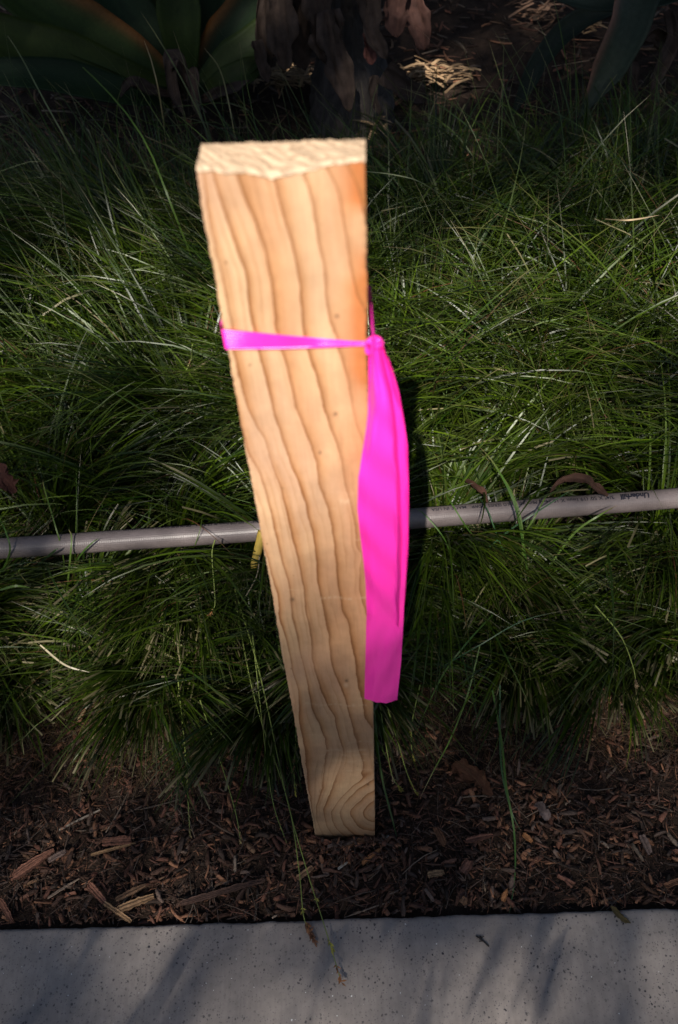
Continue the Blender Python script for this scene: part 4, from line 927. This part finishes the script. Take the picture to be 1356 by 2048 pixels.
# dark shrubs closing off the bank behind
def shrub(cx_, cy_, w_, h_, n, label):
    g0 = float(gz(cx_, cy_)); o = empty('shrub', (cx_, cy_, g0), label, 'shrub', 'shrubs on the bank')
    mb = MB(); tips = []
    for i in range(7):
        a_ = i * .9; tp = np.array([cx_ + .5 * w_ * math.cos(a_), cy_ + .5 * w_ * math.sin(a_), g0 + h_ * .75]); mid = np.array([cx_, cy_, g0]) * .5 + tp * .5 + [0, 0, -.05]
        v, f = tube(hermite([(cx_, cy_, g0 - .02), mid, tp], 8), np.linspace(.018, .005, 8), 6); mb.add(v, f); tips.append(tp)
    mb.build('branch', BARK, o)
    u = rng.normal(0, 1, (n, 3)); u /= np.linalg.norm(u, axis=1)[:, None]; r = rng.random((n, 1)) ** .4
    Pc = np.array([cx_, cy_, g0 + h_ * .55]) + u * r * np.array([w_, w_ * .7, h_ * .55]); Pc[:, 2] = np.maximum(Pc[:, 2], g0 + .02)
    d1 = rng.normal(0, 1, (n, 3)); d1 /= np.linalg.norm(d1, axis=1)[:, None]; d2 = np.cross(d1, rng.normal(0, 1, (n, 3))); d2 /= np.linalg.norm(d2, axis=1)[:, None]
    s = rng.uniform(.03, .07, (n, 1)); V = np.stack([Pc - d1 * s, Pc + d2 * s * .3, Pc + d1 * s, Pc - d2 * s * .3], 1).reshape(-1, 3)
    mesh_obj('foliage', V, np.arange(n * 4).reshape(-1, 4), LEAF, o, smooth=False, attrs={'col': np.repeat(np.array([.03, .055, .02]) * rng.uniform(.5, 1.3, (n, 1)), 4, 0)})
shrub(-1.1, 3.3, .9, 1.2, 5000, 'dark leafy shrub behind the green agave'); shrub(.4, 3.6, .9, 1.1, 5000, 'dark leafy shrub behind the trunked agave'); shrub(1.7, 3.2, .8, 1.1, 4500, 'dark leafy shrub behind the grey green agave')

# ---------------------------------------------------------------- tree behind the photographer; unseen, its crown leaves set where shade is wanted
e1 = np.array([1.0, 0, 0]); HORIZ = np.array([-sdir[0] / sdir[2], -sdir[1] / sdir[2]])
def light_frac(x, y):
    """share of sun reaching the point (x, y, 0) of the bed"""
    t = np.interp(y, [-.6, .1, .28, .46, .68, .88, 1.02, 1.17, 1.30, 1.68, 2.0, 2.25, 5.5], [.46, .42, .31, .06, .18, .46, .70, .97, 1.0, .85, .22, .04, .03])
    t2 = np.interp(y, [-.6, .1, .28, .46, .68, .88, 1.02, 1.17, 1.30, 1.5, 1.68, 2.0, 2.25, 5.5], [.46, .42, .31, .13, .50, .85, .80, .66, .66, .88, .85, .22, .04, .03])
    k = np.clip((np.abs(x - .12) - .25) / .14, 0, 1); t = t * (1 - k) + t2 * k
    t = t * np.interp(x, [-1.2, -.5, -.15, .3, .7, 1.3], [.45, .66, .95, 1.0, .85, .7])
    for hx, hy, hr in HOLES: t = np.maximum(t, 1.0 * (np.hypot(x - hx, (y - hy)) < hr))
    return np.clip(t, .03, 1)
HOLES = [(c[0] + HORIZ[0] * c[2], c[1] + HORIZ[1] * c[2], r) for c, r in LITTER]
n = 62000; gx = rng.uniform(-2.0, 2.4, n); gy = rng.uniform(-1.0, 6.0, n)
LW, LL = .022, .17; area = LW * LL * .62 * .72; dens = -np.log(light_frac(gx, gy)) / area / .743
dens *= np.interp(vnoise(gx * 4.5 + gy * 2, gy * 4.5 - gx * 2), [.2, .8], [.75, 1.3]); dens = np.where(gy < .36, dens * .5 - .5 * np.log(light_frac(gx, gy)) / area / .743, dens); dens[light_frac(gx, gy) > .93] = 0
pmax = n / (4.4 * 7.0); keep = rng.random(n) < dens / pmax; gx = gx[keep]; gy = gy[keep]; n = len(gx); print('leaves', n, 'pmax', pmax, dens.max())
low_b = (gy < .40) & (rng.random(n) < .06); s = np.where(low_b, rng.uniform(2.6, 3.8, n), rng.uniform(10.0, 13.0, n))
Pc = np.stack([gx, gy, 0 * gx], -1) + sdir[None] * s[:, None]
d1 = np.stack([rng.normal(.6, .2, n), rng.normal(.75, .2, n), rng.normal(-.05, .25, n)], -1); d1 /= np.linalg.norm(d1, axis=1)[:, None]
d2 = np.cross(d1, sdir + rng.normal(0, .5, (n, 3))); d2 /= np.linalg.norm(d2, axis=1)[:, None]
l_ = LL * rng.uniform(.6, 1.3, (n, 1)) / 2; w_ = LW * rng.uniform(.7, 1.3, (n, 1)) / 2; dn = np.cross(d1, d2) * .02
V = np.stack([Pc - d1 * l_, Pc - d1 * l_ * .3 + d2 * w_, Pc + d1 * l_ * .4 + d2 * w_ * .8, Pc + d1 * l_ - dn, Pc + d1 * l_ * .4 - d2 * w_ * .8, Pc - d1 * l_ * .3 - d2 * w_], 1).reshape(-1, 3)
tree = empty('tree', (-3.6, -8.4, -.13), 'tall narrow leaved street tree behind the photographer, outside the picture, crown shaped to shade the bed', 'tree')
mb = MB(); v, f = tube(hermite([(-3.6, -8.4, -.13), (-3.5, -8.2, 3.0), (-3.1, -7.8, 6.0), (-2.6, -7.0, 8.2)], 30), np.linspace(.24, .08, 30), 14); mb.add(v, f)
mb.build('trunk', BARK, tree)
mb = MB()
for q in range(11):
    i = rng.integers(0, n); e_ = Pc[rng.integers(0, n)]; a0 = np.array([-3.1, -7.8, 6.0]) if q % 2 else np.array([-2.6, -7.0, 8.15])
    if light_frac(gx[i:i+1], gy[i:i+1])[0] > .6: continue
    e_ = Pc[i]; v, f = tube(hermite([a0, (a0 + e_) / 2 + [0, 0, .15], e_], 12), np.linspace(.035, .007, 12), 7); mb.add(v, f)
mb.build('branch', BARK, tree)
mesh_obj('crown', V, np.arange(n * 6).reshape(-1, 6), LEAF, tree, smooth=False, attrs={'col': np.repeat(np.array([.05, .09, .03]) * rng.uniform(.6, 1.3, (n, 1)), 6, 0)})

# ---------------------------------------------------------------- evergreen added above the agaves, unseen, its crown blocks skylight
ev = empty('added_evergreen', (2.9, 4.3, float(gz(2.9, 4.3))), 'broad dark evergreen added out of view above the agaves to block skylight', 'tree')
mb = MB(); g0 = float(gz(2.9, 4.3)); v, f = tube(hermite([(2.9, 4.3, g0), (2.7, 4.2, 1.6), (1.9, 3.9, 2.7), (.6, 3.6, 3.3)], 30), np.linspace(.15, .05, 30), 14); mb.add(v, f); mb.build('trunk', BARK, ev)
mb = MB()
for q in range(9):
    e_ = np.array([rng.uniform(-2.4, 3.0), rng.uniform(2.2, 5.6), rng.uniform(2.8, 3.6)]); a0 = np.array([1.9, 3.9, 2.7]); v, f = tube(hermite([a0, (a0 + e_) / 2 + [0, 0, .3], e_], 12), np.linspace(.05, .01, 12), 7); mb.add(v, f)
mb.build('branch', BARK, ev)
n = 15000; Pc = np.stack([rng.normal(.2, 1.7, n), rng.uniform(1.9, 6.2, n), rng.uniform(2.7, 4.0, n)], -1)
d1 = rng.normal(0, 1, (n, 3)); d1 /= np.linalg.norm(d1, axis=1)[:, None]; d2 = np.cross(d1, rng.normal(0, 1, (n, 3))); d2 /= np.linalg.norm(d2, axis=1)[:, None]; q = rng.uniform(.05, .11, (n, 1))
V = np.stack([Pc - d1 * q, Pc + d2 * q * .35, Pc + d1 * q, Pc - d2 * q * .35], 1).reshape(-1, 3)
mesh_obj('crown', V, np.arange(n * 4).reshape(-1, 4), LEAF, ev, smooth=False, attrs={'col': np.repeat(np.array([.03, .055, .02]) * rng.uniform(.5, 1.3, (n, 1)), 4, 0)})

# ---------------------------------------------------------------- added leafy screen behind the camera, unseen, holds back skylight
hd = empty('sky_screen', (0, -2.4, -.13), 'long dark leafy screen added behind the camera, out of view, to hold back skylight', 'sky_screen')
mb = MB()
for q in range(26):
    x0 = -6 + q * .48; v, f = tube(hermite([(x0, -2.45, -.14), (x0 + rng.normal(0, .08), -2.42, .9), (x0 + rng.normal(0, .15), -2.4, 1.9)], 8), np.linspace(.022, .006, 8), 6); mb.add(v, f)
mb.build('stem', BARK, hd)
n = 26000; Pc = np.stack([rng.uniform(-6.2, 6.2, n), -2.4 + rng.uniform(-.38, .38, n), rng.uniform(-.1, 2.1, n)], -1)
d1 = rng.normal(0, 1, (n, 3)); d1 /= np.linalg.norm(d1, axis=1)[:, None]; d2 = np.cross(d1, rng.normal(0, 1, (n, 3))); d2 /= np.linalg.norm(d2, axis=1)[:, None]; q = rng.uniform(.03, .06, (n, 1))
V = np.stack([Pc - d1 * q, Pc + d2 * q * .5, Pc + d1 * q, Pc - d2 * q * .5], 1).reshape(-1, 3)
mesh_obj('foliage', V, np.arange(n * 4).reshape(-1, 4), LEAF, hd, smooth=False, attrs={'col': np.repeat(np.array([.03, .05, .02]) * rng.uniform(.5, 1.3, (n, 1)), 4, 0)})
